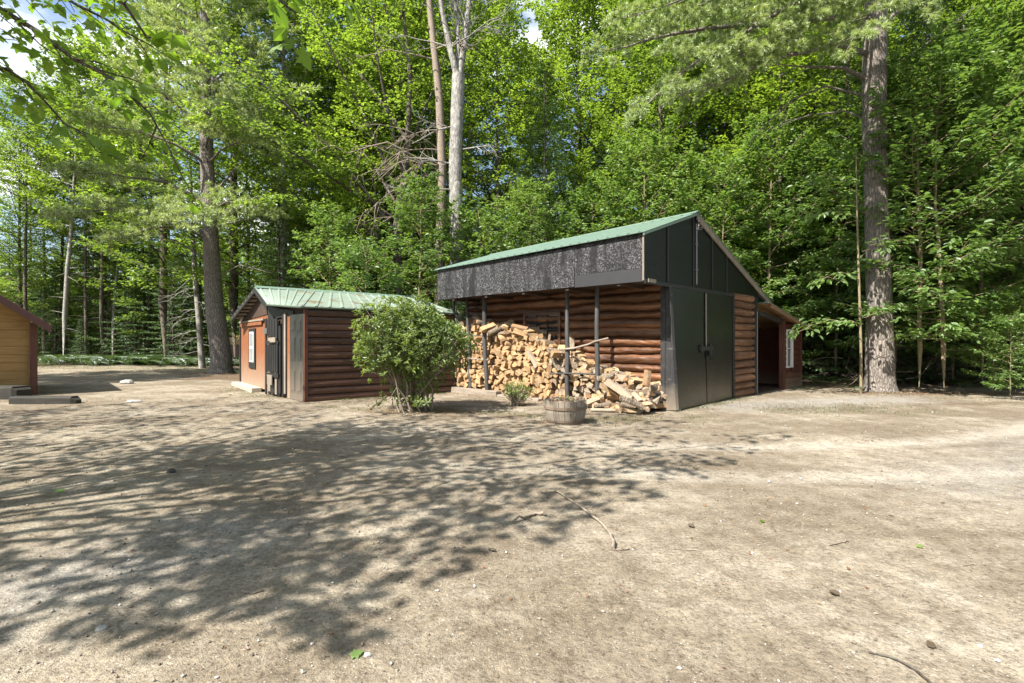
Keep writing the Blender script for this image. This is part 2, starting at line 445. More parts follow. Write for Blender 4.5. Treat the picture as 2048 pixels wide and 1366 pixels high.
SPLIT = split_mat()
LOGBARK = bark_mat('firewood_bark', (.1, .078, .058), (.29, .235, .18), 26, 9, .9, .015)

# ------------------------------------------------------------------ ground
def ground_z(x, y):
    x = np.asarray(x, float); y = np.asarray(y, float)
    z = (fbm(x, y, 5.0, 3, 5) - .5) * .07
    d = np.hypot(x, y)
    z = z + np.clip((d - 26) / 60, 0, 1) * (fbm(x, y, 18, 3, 9) - .35) * 2.2
    near = np.clip(1 - np.hypot(x, y - 5) / 22, 0, 1)
    return z + near * ((fbm(x, y, .6, 3, 31) - .5) * .028 + (fbm(x, y, .16, 2, 33) - .5) * .016)
def gz(x, y): return float(ground_z(x, y))

def make_ground():
    n = 520
    t = np.linspace(-1, 1, n)
    w = 380 * np.sinh(6.6 * t) / math.sinh(6.6)
    X, Y = np.meshgrid(w, w + 4.5, indexing='ij')
    Z = ground_z(X, Y)
    TRK = np.zeros_like(X)                      # wheel tracks swinging round the yard
    for off in (0, 1.55):
        for (cx, cy, rad, a0, a1) in ((3.0, 17.5, 10.6, -1.95, -.35),):
            ang = np.arctan2(Y - cy, X - cx); d = np.abs(np.hypot(X - cx, Y - cy) - rad - off)
            TRK = np.maximum(TRK, np.clip(1 - d / .34, 0, 1) ** .7 * np.clip((ang - a0) / .4, 0, 1) * np.clip((a1 - ang) / .3, 0, 1))
    TRK *= np.clip(.25 + 1.3 * fbm(X, Y, 1.3, 3, 71), 0, 1)
    Z = Z - .018 * TRK + .012 * TRK * (fbm(X, Y, .12, 2, 73) - .5)
    i = np.arange(n - 1)[:, None] * n; j = np.arange(n - 1)[None]
    f = np.stack([i + j, i + n + j, i + n + j + 1, i + j + 1], -1).reshape(-1, 4)
    mb = MB(); mb.add(np.stack([X, Y, Z], -1), f, 0, True)
    o = mb.build('ground', GROUND); o['kind'] = 'structure'
    def near_seg(ax, ay, bx, by):
        dx, dy = bx - ax, by - ay
        s = np.clip(((X - ax) * dx + (Y - ay) * dy) / (dx * dx + dy * dy), 0, 1)
        return np.hypot(X - ax - s * dx, Y - ay - s * dy)
    duff = np.zeros_like(X)
    # woods floor: past the clearing's edge
    edge = np.where(X > 6, 15.2 + 0 * X, np.where(X > -12, 18.0, 30.0))
    duff = np.maximum(duff, np.clip((Y - edge) / 2.5 + .25, 0, 1))
    duff = np.maximum(duff, .55 * np.clip(1 - near_seg(-2, 10.2, 3.2, 9.0) / 1.9, 0, 1))
    duff = np.maximum(duff, .5 * np.clip(1 - near_seg(5.5, 10.6, 13, 12.2) / 1.8, 0, 1))
    duff = np.maximum(duff, .6 * np.clip(1 - near_seg(9.5, 14.2, 20, 13.5) / 2.2, 0, 1))
    duff = np.maximum(duff, .55 * np.clip(1 - np.hypot(X + 13.1, Y - 22.5) / 5, 0, 1))
    duff = np.maximum(duff, .42 * np.clip(1 - near_seg(-9, 8, -4, 10) / 2, 0, 1))
    duff = np.maximum(duff, np.clip((np.hypot(X, Y) - 34) / 8, 0, 1))
    duff = np.maximum(duff, np.clip((-X - 11 - .2 * Y) / 5, 0, .6) * (Y < 8))
    moss = .5 * np.clip(1 - near_seg(-4, 11, 4.2, 8.8) / 1.3, 0, 1)
    moss = np.maximum(moss, .45 * np.clip(1 - near_seg(5.0, 10.2, 10, 10.6) / 1.0, 0, 1))
    moss = np.maximum(moss, .55 * np.clip(1 - near_seg(-26, 27, -10, 25) / 3.5, 0, 1))
    grav = .85 * np.clip(1 - near_seg(4.8, 11.2, 9.5, 12.6) / 1.3, 0, 1)
    grav = np.maximum(grav, .75 * np.clip(1 - near_seg(-3.2, 2.2, -2.2, 3.6) / 1.0, 0, 1))
    grav = np.maximum(grav, .5 * np.clip(1 - near_seg(4.5, 5.0, 9, 8) / 1.3, 0, 1))
    a = o.data.color_attributes.new('mask', 'FLOAT_COLOR', 'POINT')
    col = np.stack([duff, moss, grav, TRK], -1).reshape(-1, 4)
    a.data.foreach_set('color', col.astype(np.float32).ravel())
    return o
make_ground()

def make_pebbles():
    g = np.random.default_rng(3)
    n = 9000
    Y = 1.6 + 13 * g.random(n) ** 2.0
    X = g.uniform(-1.05, 1.05, n) * (Y + .3)
    keep = fbm(X, Y, 1.1, 3, 77) + g.uniform(-.25, .25, n) > .47
    X, Y = X[keep], Y[keep]; n = len(X)
    r = .0028 + .0075 * g.random(n) ** 3.5 * (1 + .07 * Y)
    r[:40] *= 1.6
    base = np.array([[1,0,0],[0,1,0],[-1,0,0],[0,-1,0],[0,0,1],[0,0,-1],[.6,.6,.45],[-.6,.6,.45],[-.6,-.6,.45],[.6,-.6,.45]])
    tri = np.array([[4,6,7],[4,7,8],[4,8,9],[4,9,6],[0,1,6],[1,2,7],[2,3,8],[3,0,9],[6,1,7],[7,2,8],[8,3,9],[9,0,6],[5,1,0],[5,2,1],[5,3,2],[5,0,3]])
    Z = ground_z(X, Y) + .004
    V = base[None] * (r[:, None, None] * g.uniform(.55, 1.35, (n, 1, 3))) * (1 + g.uniform(-.2, .2, (n, 10, 1)))
    V += np.stack([X, Y, Z], -1)[:, None]
    f = (tri[None] + np.arange(n)[:, None, None] * 10).reshape(-1, 3)
    t = NT('pebble')
    a = t.n('Attribute'); a.attribute_name = 'rnd'
    m = t.pbr(t.ramp(a.outputs['Fac'], [(0, (.1, .085, .07)), (.4, (.18, .15, .12)), (.85, (.28, .26, .235)), (1, (.46, .45, .43))]), .9, None, .2)
    mb = MB(); mb.add(V, f, 0, False, np.repeat(g.random(n), 16))
    o = mb.build('gravel', m); tag(o, 'loose grey and tan pebbles scattered over the dirt yard', 'gravel', kind='stuff')
make_pebbles()

# ------------------------------------------------------------------ foliage kit
def nrm(a): return a / (np.linalg.norm(a, axis=-1, keepdims=True) + 1e-9)
RHOMB = (np.array([[0, 0, 0], [.45, .5, .06], [1, 0, -.05], [.45, -.5, .06]]), np.array([[0, 3, 2, 1]]))
OVAL = (np.array([[0, 0, 0], [.25, .38, .05], [.6, .42, .06], [1, 0, -.1], [.6, -.42, .06], [.25, -.38, .05]]), np.array([[0, 5, 4, 3], [0, 3, 2, 1]]))
MAPLE = (np.array([[0, 0, 0], [-.06, .34, -.02], [.2, .26, .03], [.36, .62, -.06], [.52, .3, .03], [.6, .34, .02], [1, 0, -.08],
                   [.6, -.34, .02], [.52, -.3, .03], [.36, -.62, -.06], [.2, -.26, .03], [-.06, -.34, -.02]]),
         np.array([[0, 2, 1, 0], [0, 4, 3, 2], [0, 6, 5, 4], [0, 8, 7, 6], [0, 10, 9, 8], [0, 11, 10, 0]]))
MAPLE_T = [np.array([[0, 2, 1], [0, 11, 10]]), np.array([[0, 4, 3, 2], [0, 6, 5, 4], [0, 8, 7, 6], [0, 10, 9, 8]])]

def leaves(mb, P, D, N, L, W, rnd, shape=RHOMB, mat=0):
    D = nrm(D); S = nrm(np.cross(N, D)); N = np.cross(D, S)
    tv, tf = shape
    L = np.broadcast_to(L, (len(P),)); W = np.broadcast_to(W, (len(P),))
    V = (P[:, None] + tv[None, :, 0, None] * L[:, None, None] * D[:, None] + tv[None, :, 1, None] * W[:, None, None] * S[:, None]
         + tv[None, :, 2, None] * L[:, None, None] * N[:, None])
    k = len(tv); off = np.arange(len(P))[:, None, None] * k
    groups = MAPLE_T if shape is MAPLE else [tf]
    V = V.reshape(-1, 3)
    first = True
    for q in groups:
        f = (q[None] + off).reshape(-1, q.shape[1])
        if first:
            mb.add(V, f, mat, False, np.repeat(rnd, len(q))); first = False
            base = mb.n - len(V)
        else:
            mb.f.append((f + base, mat, False, np.repeat(rnd, len(q))))

def spray(g, tp, td, tl, per, spread=.3, droop=.15, tilt=.35, zj=.05):
    """leaves laid out in flat sprays along twigs -> P, D, N, twig index"""
    M = len(tp)
    i = np.repeat(np.arange(M), per)
    n = len(i)
    t = g.random(n) ** .75
    lat = nrm(np.cross(np.array([0, 0, 1.0]), td))
    lat = np.where(np.abs(lat).sum(1, keepdims=True) < 1e-3, np.array([1.0, 0, 0]), lat)
    s = g.choice([-1., 1.], n)[:, None]
    off = g.random(n)[:, None] * spread * (1 - .6 * t[:, None]) * tl[i][:, None]
    P = tp[i] + td[i] * (t * tl[i])[:, None] + lat[i] * s * off
    P[:, 2] += g.normal(0, zj, n) - droop * off[:, 0] * .6 - droop * .35 * (t ** 2) * tl[i]
    D = td[i] * .6 + lat[i] * s * g.uniform(.2, 1.1, n)[:, None] + g.normal(0, .2, (n, 3))
    D[:, 2] -= droop
    N = np.array([0, 0, 1.0]) + g.normal(0, tilt, (n, 3))
    return P, D, N, i

def limb_poly(start, az, el, L, g, curve=0.0, k=6, wob=.06):
    pts = [np.array(start, float)]
    for q in range(k - 1):
        e = el + curve * (q / (k - 1))
        a = az + g.normal(0, wob * 2)
        d = np.array([math.cos(a) * math.cos(e), math.sin(a) * math.cos(e), math.sin(e)])
        pts.append(pts[-1] + d * L / (k - 1))
        az = a
    return np.array(pts)

def twigs_on(pts, g, n, frac=.2, tl=.9, ang=.8, zr=.15):
    """n twigs alternating along a limb polyline"""
    seg = np.diff(pts, axis=0); L = np.linalg.norm(seg, axis=1); cum = np.concatenate([[0], np.cumsum(L)])
    s = np.linspace(frac, 1, n) * cum[-1]
    P = np.stack([np.interp(s, cum, pts[:, c]) for c in range(3)], -1)
    idx = np.clip(np.searchsorted(cum, s) - 1, 0, len(seg) - 1)
    D = nrm(seg[idx])
    lat = nrm(np.cross(np.array([0, 0, 1.0]), D))
    side = np.where(np.arange(n) % 2 == 0, 1., -1.)[:, None]
    T = nrm(D * g.uniform(.4, .9, n)[:, None] + lat * side * ang + np.stack([g.normal(0, .12, n), g.normal(0, .12, n), g.normal(.02, zr, n)], -1))
    T[-1] = D[-1]
    ln = tl * (1.15 - .6 * np.linspace(0, 1, n)) * g.uniform(.7, 1.25, n)
    return P, T, ln

def clump_rnd(g, P, i, var=.5, cell=1.6, seed=0):
    c = vnoise(P[:, 0] / cell + P[:, 2] * .7, P[:, 1] / cell - P[:, 2] * .45, seed)
    return np.clip(.18 + .42 * c + g.normal(0, .17, len(P)), 0, 1)

def broadleaf(seed, H, base, Rad, nl, r0, per=40, leafL=.12, leafW=.085, lean=(0, 0), el0=.15, el1=1.0, curve=.15, ntw=9, shape=RHOMB,
              tl=1.0, low_taper=.6, droop=.2, bare=0):
    """returns trunk MB and crown MB, origin at the foot"""
    g = np.random.default_rng(seed)
    tr, cr = MB(), MB()
    K = 14
    zs = np.linspace(-.15, H * .97, K)
    wob = np.cumsum(g.normal(0, .012 * H / K * 3, (K, 2)), 0); wob -= wob[0]
    tp = np.column_stack([wob[:, 0] + lean[0] * (zs / H) ** 1.3, wob[:, 1] + lean[1] * (zs / H) ** 1.3, zs])
    trd = r0 * (1 - .88 * (np.clip(zs, 0, None) / H)) * (1 + .45 * np.exp(-np.clip(zs, 0, None) / .35))
    tube(tr, tp, trd, 10, 0, True, .05, seed)
    TP, TD, TL = [], [], []
    for q in range(nl):
        f = ((q + .5) / nl) ** .9
        h = base + (H * .96 - base) * f
        c = np.array([np.interp(h, zs, tp[:, a]) for a in range(3)])
        prof = math.sqrt(max(0, 1 - ((f - .5) / .54) ** 2)) if f > .5 else (low_taper + (1 - low_taper) * math.sin(math.pi * f))
        L = Rad * max(.3, prof) * g.uniform(.75, 1.2)
        el = el0 + (el1 - el0) * f + g.normal(0, .1)
        pts = limb_poly(c, q * 2.4 + g.normal(0, .35), el, L, g, curve)
        lr = max(.012, r0 * .38 * (1 - .7 * f) * min(1, L / Rad))
        tube(tr, pts, np.linspace(lr, .006, len(pts)), 5, 0, False)
        P, T, l = twigs_on(pts, g, ntw, .22, tl)
        for k in range(len(P)):
            if g.random() < .6: tube(tr, [P[k], P[k] + T[k] * l[k] * .55, P[k] + T[k] * l[k] + np.array([0, 0, -.04])], [.009, .006, .003], 3, 0, False)
        TP.append(P); TD.append(T); TL.append(l)
    for q in range(bare):                       # dead lower snags
        h = g.uniform(base * .25, base); c = np.array([np.interp(h, zs, tp[:, a]) for a in range(3)])
        pts = limb_poly(c, g.uniform(0, 6.3), g.uniform(-.3, .3), g.uniform(.5, 1.8), g, -.3, 5, .12)
        tube(tr, pts, np.linspace(.02, .004, 5), 4, 0, False)
    P, D, N, i = spray(g, np.concatenate(TP), np.concatenate(TD), np.concatenate(TL), per, .45, droop)
    n = len(P); s = g.uniform(.65, 1.2, n)
    leaves(cr, P, D, N, leafL * s, leafW * s, clump_rnd(g, P, i, seed=seed), shape)
    return tr, cr

def conifer(seed, H, base, Rad, nl, r0, per=34, ntw=11, nL=.085, nW=.02, droop=.35, bare=14, sparse=0.0):
    g = np.random.default_rng(seed)
    tr, cr = MB(), MB()
    K = 12; zs = np.linspace(-.15, H, K)
    tp = np.column_stack([np.cumsum(g.normal(0, .02, K)), np.cumsum(g.normal(0, .02, K)), zs])
    tube(tr, tp, r0 * (1 - .95 * np.clip(zs, 0, None) / H) + .008, 9, 0, True, .04, seed)
    TP, TD, TL = [], [], []
    for q in range(nl):
        f = (q + g.random() * .8) / nl
        h = base + (H - base) * f
        c = np.array([np.interp(h, zs, tp[:, a]) for a in range(3)])
        L = max(.18, Rad * (1 - f) ** .8 * g.uniform(.7, 1.15))
        pts = limb_poly(c, q * 2.4 + g.normal(0, .3), .15 - droop * (1 - f) + .5 * f ** 3, L, g, -.1 + .35 * (1 - f), 6, .05)
        tube(tr, pts, np.linspace(.022 * (1 - f) + .008, .004, 6), 4, 0, False)
        if g.random() < sparse: continue
        P, T, l = twigs_on(pts, g, max(4, int(ntw * (L / Rad) ** .6)), .12, .34 + .2 * L, .75, .08)
        TP.append(P); TD.append(T); TL.append(l)
    for q in range(bare):
        h = g.uniform(.4, max(.6, base)); c = np.array([np.interp(h, zs, tp[:, a]) for a in range(3)])
        pts = limb_poly(c, g.uniform(0, 6.3), g.uniform(-.35, .1), g.uniform(.6, 1.7), g, -.3, 5, .1)
        tube(tr, pts, np.linspace(.014, .003, 5), 3, 0, False)
        for z in range(3):
            p0 = pts[2 + z % 3]; d = nrm(pts[-1] - pts[0] + g.normal(0, .5, 3))
            tube(tr, [p0, p0 + d * .2, p0 + d * .42 + np.array([0, 0, -.06])], [.005, .004, .002], 3, 0, False)
    P, D, N, i = spray(g, np.concatenate(TP), np.concatenate(TD), np.concatenate(TL), per, .28, .25, .3, .02)
    n = len(P); s = g.uniform(.8, 1.4, n)
    leaves(cr, P, D, N, nL * s, nW * s, clump_rnd(g, P, i, seed=seed), RHOMB)
    return tr, cr

def tufts(mb, g, tp, td, tl, nt=5, nn=16, L=.11, W=.005, up=.35, brown=.02):
    """white-pine needle bundles along twigs"""
    i = np.repeat(np.arange(len(tp)), nt)
    t = np.tile(np.linspace(.3, 1, nt), len(tp)) + g.normal(0, .05, len(i))
    P = tp[i] + td[i] * (t * tl[i])[:, None] + g.normal(0, .02, (len(i), 3))
    ax = nrm(td[i] + g.normal(0, .3, (len(i), 3)) + np.array([0, 0, up]))
    c = clump_rnd(g, P, i, cell=.6, seed=4)
    c = np.where(g.random(len(c)) < brown, 1.0, np.clip(c * .85, 0, .88))
    j = np.repeat(np.arange(len(P)), nn)
    D = nrm(ax[j] * .8 + nrm(g.normal(0, 1, (len(j), 3))) * .75)
    N = nrm(np.array([-.2, -.3, .8]) + g.normal(0, .5, (len(j), 3)))
    leaves(mb, P[j], D, N, L * g.uniform(.7, 1.2, len(j)), W, np.clip(c[j] + g.normal(0, .06, len(j)), 0, 1), RHOMB)

def plume(tr, cr, g, pts, r0, ntw=16, tl=.8, frac=.35, ang=.75, nt=5, nn=14, L=.12, W=.006, zr=.2, sub=4, brown=.02):
    """a limb carrying flat feathery pine foliage"""
    tube(tr, pts, np.linspace(r0, .008, len(pts)), 7, 0, False, .08, int(r0 * 9999))
    P, T, l = twigs_on(pts, g, ntw, frac, tl, ang, zr)
    A, B_, L_ = [], [], []
    for k in range(len(P)):
        e = P[k] + T[k] * l[k] + np.array([0, 0, .05 * l[k]])
        tube(tr, [P[k], (P[k] + e) / 2 + np.array([0, 0, .03]), e], [.011, .008, .004], 4, 0, False)
        pp = np.array([P[k], (P[k] + e) / 2 + np.array([0, 0, .03]), e])
        p, t, q = twigs_on(pp, g, sub, .3, .38 * max(.6, l[k]), .7, .25)
        A.append(p); B_.append(t); L_.append(q)
    tufts(cr, g, np.concatenate(A), np.concatenate(B_), np.concatenate(L_), nt, nn, L, W, .3, brown)

def tree(name, tr, cr, tm, cm, loc, rz, label, cat, group=None, s=1.0):
    z = gz(loc[0], loc[1]) if len(loc) == 2 else loc[2]
    root = empty(name, (loc[0], loc[1], z), rz, label, cat, group)
    root.scale = (s, s, s)
    tr.build('trunk', tm, root)
    if cr is not None: cr.build('crown', cm, root)
    return root

def clone(root, loc, rz, s, label, group=None):
    r = root.copy(); C.objects.link(r)
    r.location = (loc[0], loc[1], gz(loc[0], loc[1])); r.rotation_euler = (0, 0, rz); r.scale = (s, s, s)
    r['label'] = label
    if group: r['group'] = group
    for ch in root.children:
        c = ch.copy(); C.objects.link(c); c.parent = r
        for gch in ch.children:
            d = gch.copy(); C.objects.link(d); d.parent = c
    return r
# ------------------------------------------------------------------ woodshed (local x: into the picture right, local y: into the picture left)
Q = R(45)
def shed_to_world(v, u): return ((v - u) * .70711, (v + u) * .70711)
SV, SU = 9.7, 5.2
SX, SY = shed_to_world(SV, SU)

def log_courses(mb, axis, a0, a1, z0, z1, n, depth, face, seed, wav=.012, rough=.012, mat=0, na=70):
    """horizontal half-log slabs with ragged edges. axis 'y': wall along y facing -x at x=face; 'x': along x facing -y at y=face"""
    g = np.random.default_rng(seed)
    zb = np.linspace(z0, z1, n + 1); zb[1:-1] += g.uniform(-.02, .02, n - 1)
    A = np.linspace(a0, a1, na)
    T = np.linspace(0, 1, 9)
    def edge(k): return zb[k] + (wav * 2 * (fbm(A, A * 0 + k * 3.1, .7, 4, seed + 9) - .5) * 2 if 0 < k < n else 0 * A)
    for k in range(n):
        lo, hi = edge(k) + .004, edge(k + 1) - .004
        dk = depth * g.uniform(.75, 1.2)
        tilt = g.uniform(-.15, .25)
        prof = np.sin(np.pi * np.clip(T, .0, 1)) ** .55 * (1 + tilt * (T - .5))
        Zc = lo[:, None] + (hi - lo)[:, None] * T[None]
        Dp = dk * prof[None] * (.85 + .3 * fbm(A[:, None] + 0 * T, Zc * 3, .35, 3, seed + k)) + rough * (fbm(A[:, None] * 1.0 + 0 * T, Zc * 4, .12, 3, seed + 50 + k) - .5) * prof[None]
        AA = np.repeat(A[:, None], 9, 1)
        V = np.stack([face - Dp, AA, Zc], -1) if axis == 'y' else np.stack([AA, face - Dp, Zc], -1)
        i = np.arange(na - 1)[:, None] * 9; j = np.arange(8)[None]
        f = np.stack([i + j, i + j + 1, i + 9 + j + 1, i + 9 + j], -1).reshape(-1, 4)
        if axis == 'x': f = f[:, ::-1]
        mb.add(V.reshape(-1, 3), f, mat, True)
        mb.add(V[0], np.array([list(range(9))]), mat); mb.add(V[-1], np.array([list(range(9))[::-1]]), mat)

def ribbed(mb, ra, rb, ea, eb, pitch=.23, rib=.022, thick=.012, nt=6, mat=0):
    """standing-rib metal sheet, ruled between ridge ra->rb and an eave polyline"""
    ra, rb = np.array(ra, float), np.array(rb, float)
    E = np.array(ea if isinstance(ea, list) else [ea, eb], float)
    seg = np.linalg.norm(np.diff(E, axis=0), axis=1); cum = np.concatenate([[0], np.cumsum(seg)]) / seg.sum()
    L = max(np.linalg.norm(rb - ra), seg.sum()); nr = int(L / pitch)
    S = [0.0]
    for k in range(nr):
        c = (k + .5) / nr; w = .02 / L
        S += [c - 2.2 * w, c - w, c + w, c + 2.2 * w]
    S.append(1.0); S = np.array(S); hgt = np.array([0.0] + [0, 1, 1, 0] * nr + [0.0]) * rib
    ns = len(S); T = np.linspace(0, 1, nt)
    Rg = ra + (rb - ra) * S[:, None]
    Eg = np.stack([np.interp(S, cum, E[:, c]) for c in range(3)], -1)
    N = nrm(np.cross(rb - ra, (E[0] + E[-1]) / 2 - (ra + rb) / 2)); N = N if N[2] > 0 else -N
    V = Rg[:, None] * (1 - T)[None, :, None] + Eg[:, None] * T[None, :, None]
    top = V + N * hgt[:, None, None]; bot = V - N * thick
    for q, rev in ((top, 0), (bot, 1)):
        i = np.arange(ns - 1)[:, None] * nt; j = np.arange(nt - 1)[None]
        f = np.stack([i + j, i + j + 1, i + nt + j + 1, i + nt + j], -1).reshape(-1, 4)
        mb.add(q.reshape(-1, 3), f[:, ::-1] if rev else f, mat)
    for a, b in ((top[0], bot[0]), (top[-1], bot[-1]), (top[:, 0], bot[:, 0]), (top[:, -1], bot[:, -1])):
        k = len(a); i = np.arange(k - 1)
        mb.add(np.vstack([a, b]), np.stack([i, i + 1, i + 1 + k, i + k], -1), mat)

def window(parent, axis, a0, a1, z0, z1, face, fm, gm, fr=.05, prot=.03, bars=(1, 1), name='window', sash=None, inset=.02):
    """casement in a wall. axis 'y': along y facing -x"""
    def bx(mb, p0, p1, d0, d1, q0, q1):
        if axis == 'y': box(mb, face + d0, face + d1, p0, p1, q0, q1)
        else: box(mb, p0, p1, face + d0, face + d1, q0, q1)
    m = MB()
    bx(m, a0, a0 + fr, -prot, inset, z0, z1); bx(m, a1 - fr, a1, -prot, inset, z0, z1)
    bx(m, a0 + fr, a1 - fr, -prot + .002, inset, z0, z0 + fr); bx(m, a0 + fr, a1 - fr, -prot + .002, inset, z1 - fr, z1)
    w = m.build(name, fm, parent, .004)
    s = MB(); b = .011; sm = sash or fm
    for k in range(bars[0]):
        c = a0 + fr + (a1 - a0 - 2 * fr) * (k + 1) / (bars[0] + 1); bx(s, c - b, c + b, -prot * .5, inset - .003, z0 + fr, z1 - fr)
    for k in range(bars[1]):
        c = z0 + fr + (z1 - z0 - 2 * fr) * (k + 1) / (bars[1] + 1); bx(s, a0 + fr, a1 - fr, -prot * .5 + .003, inset - .005, c - b, c + b)
    if bars[0] or bars[1]: s.build('sash', sm, w)
    p = MB(); bx(p, a0 + fr * .8, a1 - fr * .8, inset - .006, inset + .004, z0 + fr * .8, z1 - fr * .8); p.build('pane', gm, w)
    return w

BLACKROT = wood_mat('peeling_black_board', [(.25, (.012, .012, .013)), (.5, (.025, .025, .026)), (.8, (.07, .07, .07))], 'z', 1.5, .6, (.55, .6, (.2, .165, .13)), bump=.8, worn=(.12, .12, .12))
shed = empty('woodshed', (SX, SY, 0), Q, 'log-sided woodshed with black gable, strand board fascia and green metal roof over its porch', 'shed')
LF, DP = 6.38, 4.6                     # length along the front, depth along the gable
RZ, RX = 4.20, 1.11                    # ridge
sl_f = .337; sl_b = .371
def roofz(x): return RZ - (RX - x) * sl_f if x < RX else RZ - (x - RX) * sl_b

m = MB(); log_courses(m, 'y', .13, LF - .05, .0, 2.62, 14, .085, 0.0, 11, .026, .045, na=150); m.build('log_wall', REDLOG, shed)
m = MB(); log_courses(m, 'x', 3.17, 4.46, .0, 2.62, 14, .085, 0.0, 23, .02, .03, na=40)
g_ = m.build('log_wall', REDLOGX, shed); g_['label'] = 'strip of rough logs with painted-in sunlight right of the doors'
m = MB()                               # carcass behind the logs
box(m, .012, .1, .1, LF, 0, 2.9); box(m, 3.12, DP, .012, .1, 0, 2.6); box(m, DP - .1, DP, .1, LF, 0, 2.75); box(m, .1, DP - .1, LF - .1, LF, 0, 3.4)
box(m, .1, DP - .1, .1, LF - .1, -.02, .03)
m.build('wall_core', INSIDE, shed)
# fascia of painted strand board, in sheets
def fz(y): return 3.40 - .0 * y
m = MB()
ys = [-.02, 1.62, 3.3, 5.3, LF + .02]
for k in range(4):
    a, b = ys[k], ys[k + 1]
    zlo = 2.80 if k in (0, 3) else 2.55 + .004 * k
    ztop = 3.40 - (.035 if k == 1 else 0.0)
    xo = -1.012 - .003 * (k % 2); za, zb_ = ztop + .07 - .014 * a, ztop + .07 - .014 * b; a += .003; b -= .003
    hexa(m, [(xo, a, zlo), (-.995, a, zlo), (-.995, b, zlo), (xo, b, zlo)], [(xo, a, za), (-.995, a, za), (-.995, b, zb_), (xo, b, zb_)])
fas = m.build('fascia_board', OSB, shed, .003)
m = MB()
SKIRT = plain('dark_grey_painted_board', (.035, .035, .038), .5, .4, 0, .3, 3)
box(m, -1.011, -.996, -.02, 1.616, 2.54, 2.796); m.build('skirt_board', SKIRT, shed, .003)
m = MB(); box(m, -1.010, -.996, 5.306, LF + .02, 2.55, 2.796); m.build('skirt_board', OSB, shed, .003)
# end of the fascia box on the far side
m = MB(); prism(m, [(-1.0, LF + .021, 2.55), (0, LF + .021, 2.55), (0, LF + .021, roofz(0) - .06), (-1.0, LF + .021, roofz(-1) - .06)], (0, .02, 0)); m.build('end_board', BLACKW, shed)
m = MB(); box(m, -.99, -.005, .0, LF, 2.575, 2.6); m.build('porch_ceiling', INSIDE, shed)
m = MB()
for k in range(5): box(m, -.985, -.01, .5 + k * 1.3, .58 + k * 1.3, 2.50, 2.573)
m.build('ceiling_joist', INSIDE, shed)
# gable sheets and battens
m = MB()
cuts = [-1.0, -.1, 1.1, 1.96, 2.76, 4.0, 5.05]
for k in range(len(cuts) - 1):
    a, b = cuts[k] + .003, cuts[k + 1] - .003
    yo = -.03 - .0025 * (k % 2)
    top = [(b, yo, max(2.58, roofz(b) - .05))]
    if a < RX < b: top.append((RX, yo, RZ - .05))
    top.append((a, yo, roofz(a) - .05))
    prism(m, [(a, yo, 2.57), (b, yo, 2.57)] + top, (0, .022, 0))
m.build('gable_panel', GABLEM, shed)
for x in (-.1, 1.02, 1.96, 2.76):
    b = MB(); box(b, x - .03, x + .03, -.052, -.034, 2.59, roofz(x) - .09); b.build('batten', BLACKW, shed, .003)
b = MB(); box(b, -1.0, 4.75, -.06, -.028, 2.50, 2.578); b.build('gable_ledge', BLACKW, shed, .006)
b = MB(); box(b, -.9, -.62, -.075, -.061, 2.53, 2.6); b.build('ledge_block', GREYWOOD, shed)
b = MB(); box(b, -1.02, -.99, -.04, -.012, 2.56, 3.44); b.build('corner_strip', GREYWOOD, shed)
# power mast on the gable
b = MB(); tube(b, [(1.1, -.075, 2.64), (1.1, -.075, 3.98)], .018, 10)
mast = b.build('conduit', METAL, shed)
b = MB(); tube(b, [(1.1, -.075, 3.96), (1.1, -.1, 4.03), (1.06, -.15, 4.03), (1.02, -.17, 3.96)], [.022, .03, .03, .024], 8); b.build('weatherhead', BLACKM, mast)
for k in range(5):
    b = MB(); s_ = 1 if k % 2 else -1
    p = [(1.06, -.15, 3.97)]
    for q in range(7): p.append((1.08 + s_ * (.05 + .035 * math.sin(q * 1.1 + k)) * (q / 4), -.15 - .03 * math.sin(q + k), 3.97 - .03 * q * (.6 + .3 * k / 4) + .05 * math.sin(q * .9 + k)))
    tube(b, p, .005, 5); b.build('cable', WIRE, mast)
for z in (2.95, 3.5):
    b = MB(); box(b, 1.05, 1.15, -.098, -.055, z, z + .02); b.build('strap', METAL, mast)
# doors
def door_leaf(x0, x1, name_seed, k0, k1):
    g = np.random.default_rng(name_seed)
    mb = MB(); nx, nz = 7, 14
    xs = np.linspace(x0, x1, nx); zs = np.linspace(.03, 2.5, nz)
    V = []
    for t in (0, .045):
        for x in xs:
            for z in zs:
                kick = (k0 + (k1 - k0) * (x - x0) / (x1 - x0)) * (1 - z / 2.5) ** 1.3
                V.append((x, -.05 - kick + t + .004 * math.sin(z * 3 + x * 2), z))
    f = []
    for s_ in (0, 1):
        o = s_ * nx * nz
        for i in range(nx - 1):
            for j in range(nz - 1):
                q = [o + i * nz + j, o + (i + 1) * nz + j, o + (i + 1) * nz + j + 1, o + i * nz + j + 1]
                f.append(q if s_ == 0 else q[::-1])
    n2 = nx * nz
    for i in range(nx - 1):
        for j in (0, nz - 1): f.append([i * nz + j, n2 + i * nz + j, n2 + (i + 1) * nz + j, (i + 1) * nz + j])
    for j in range(nz - 1):
        for i in (0, nx - 1): f.append([i * nz + j, i * nz + j + 1, n2 + i * nz + j + 1, n2 + i * nz + j])
    mb.add(V, f, 0)
    return mb.build('door', DOORM, shed)
d1 = door_leaf(.02, 1.50, 1, .17, .07)
d2 = door_leaf(1.545, 3.08, 2, .07, .0)
b = MB(); box(b, 1.18, 1.86, -.118, -.092, 1.20, 1.29); box(b, 1.22, 1.30, -.13, -.08, 1.16, 1.33); b.build('latch_bar', BLACKM, d1)
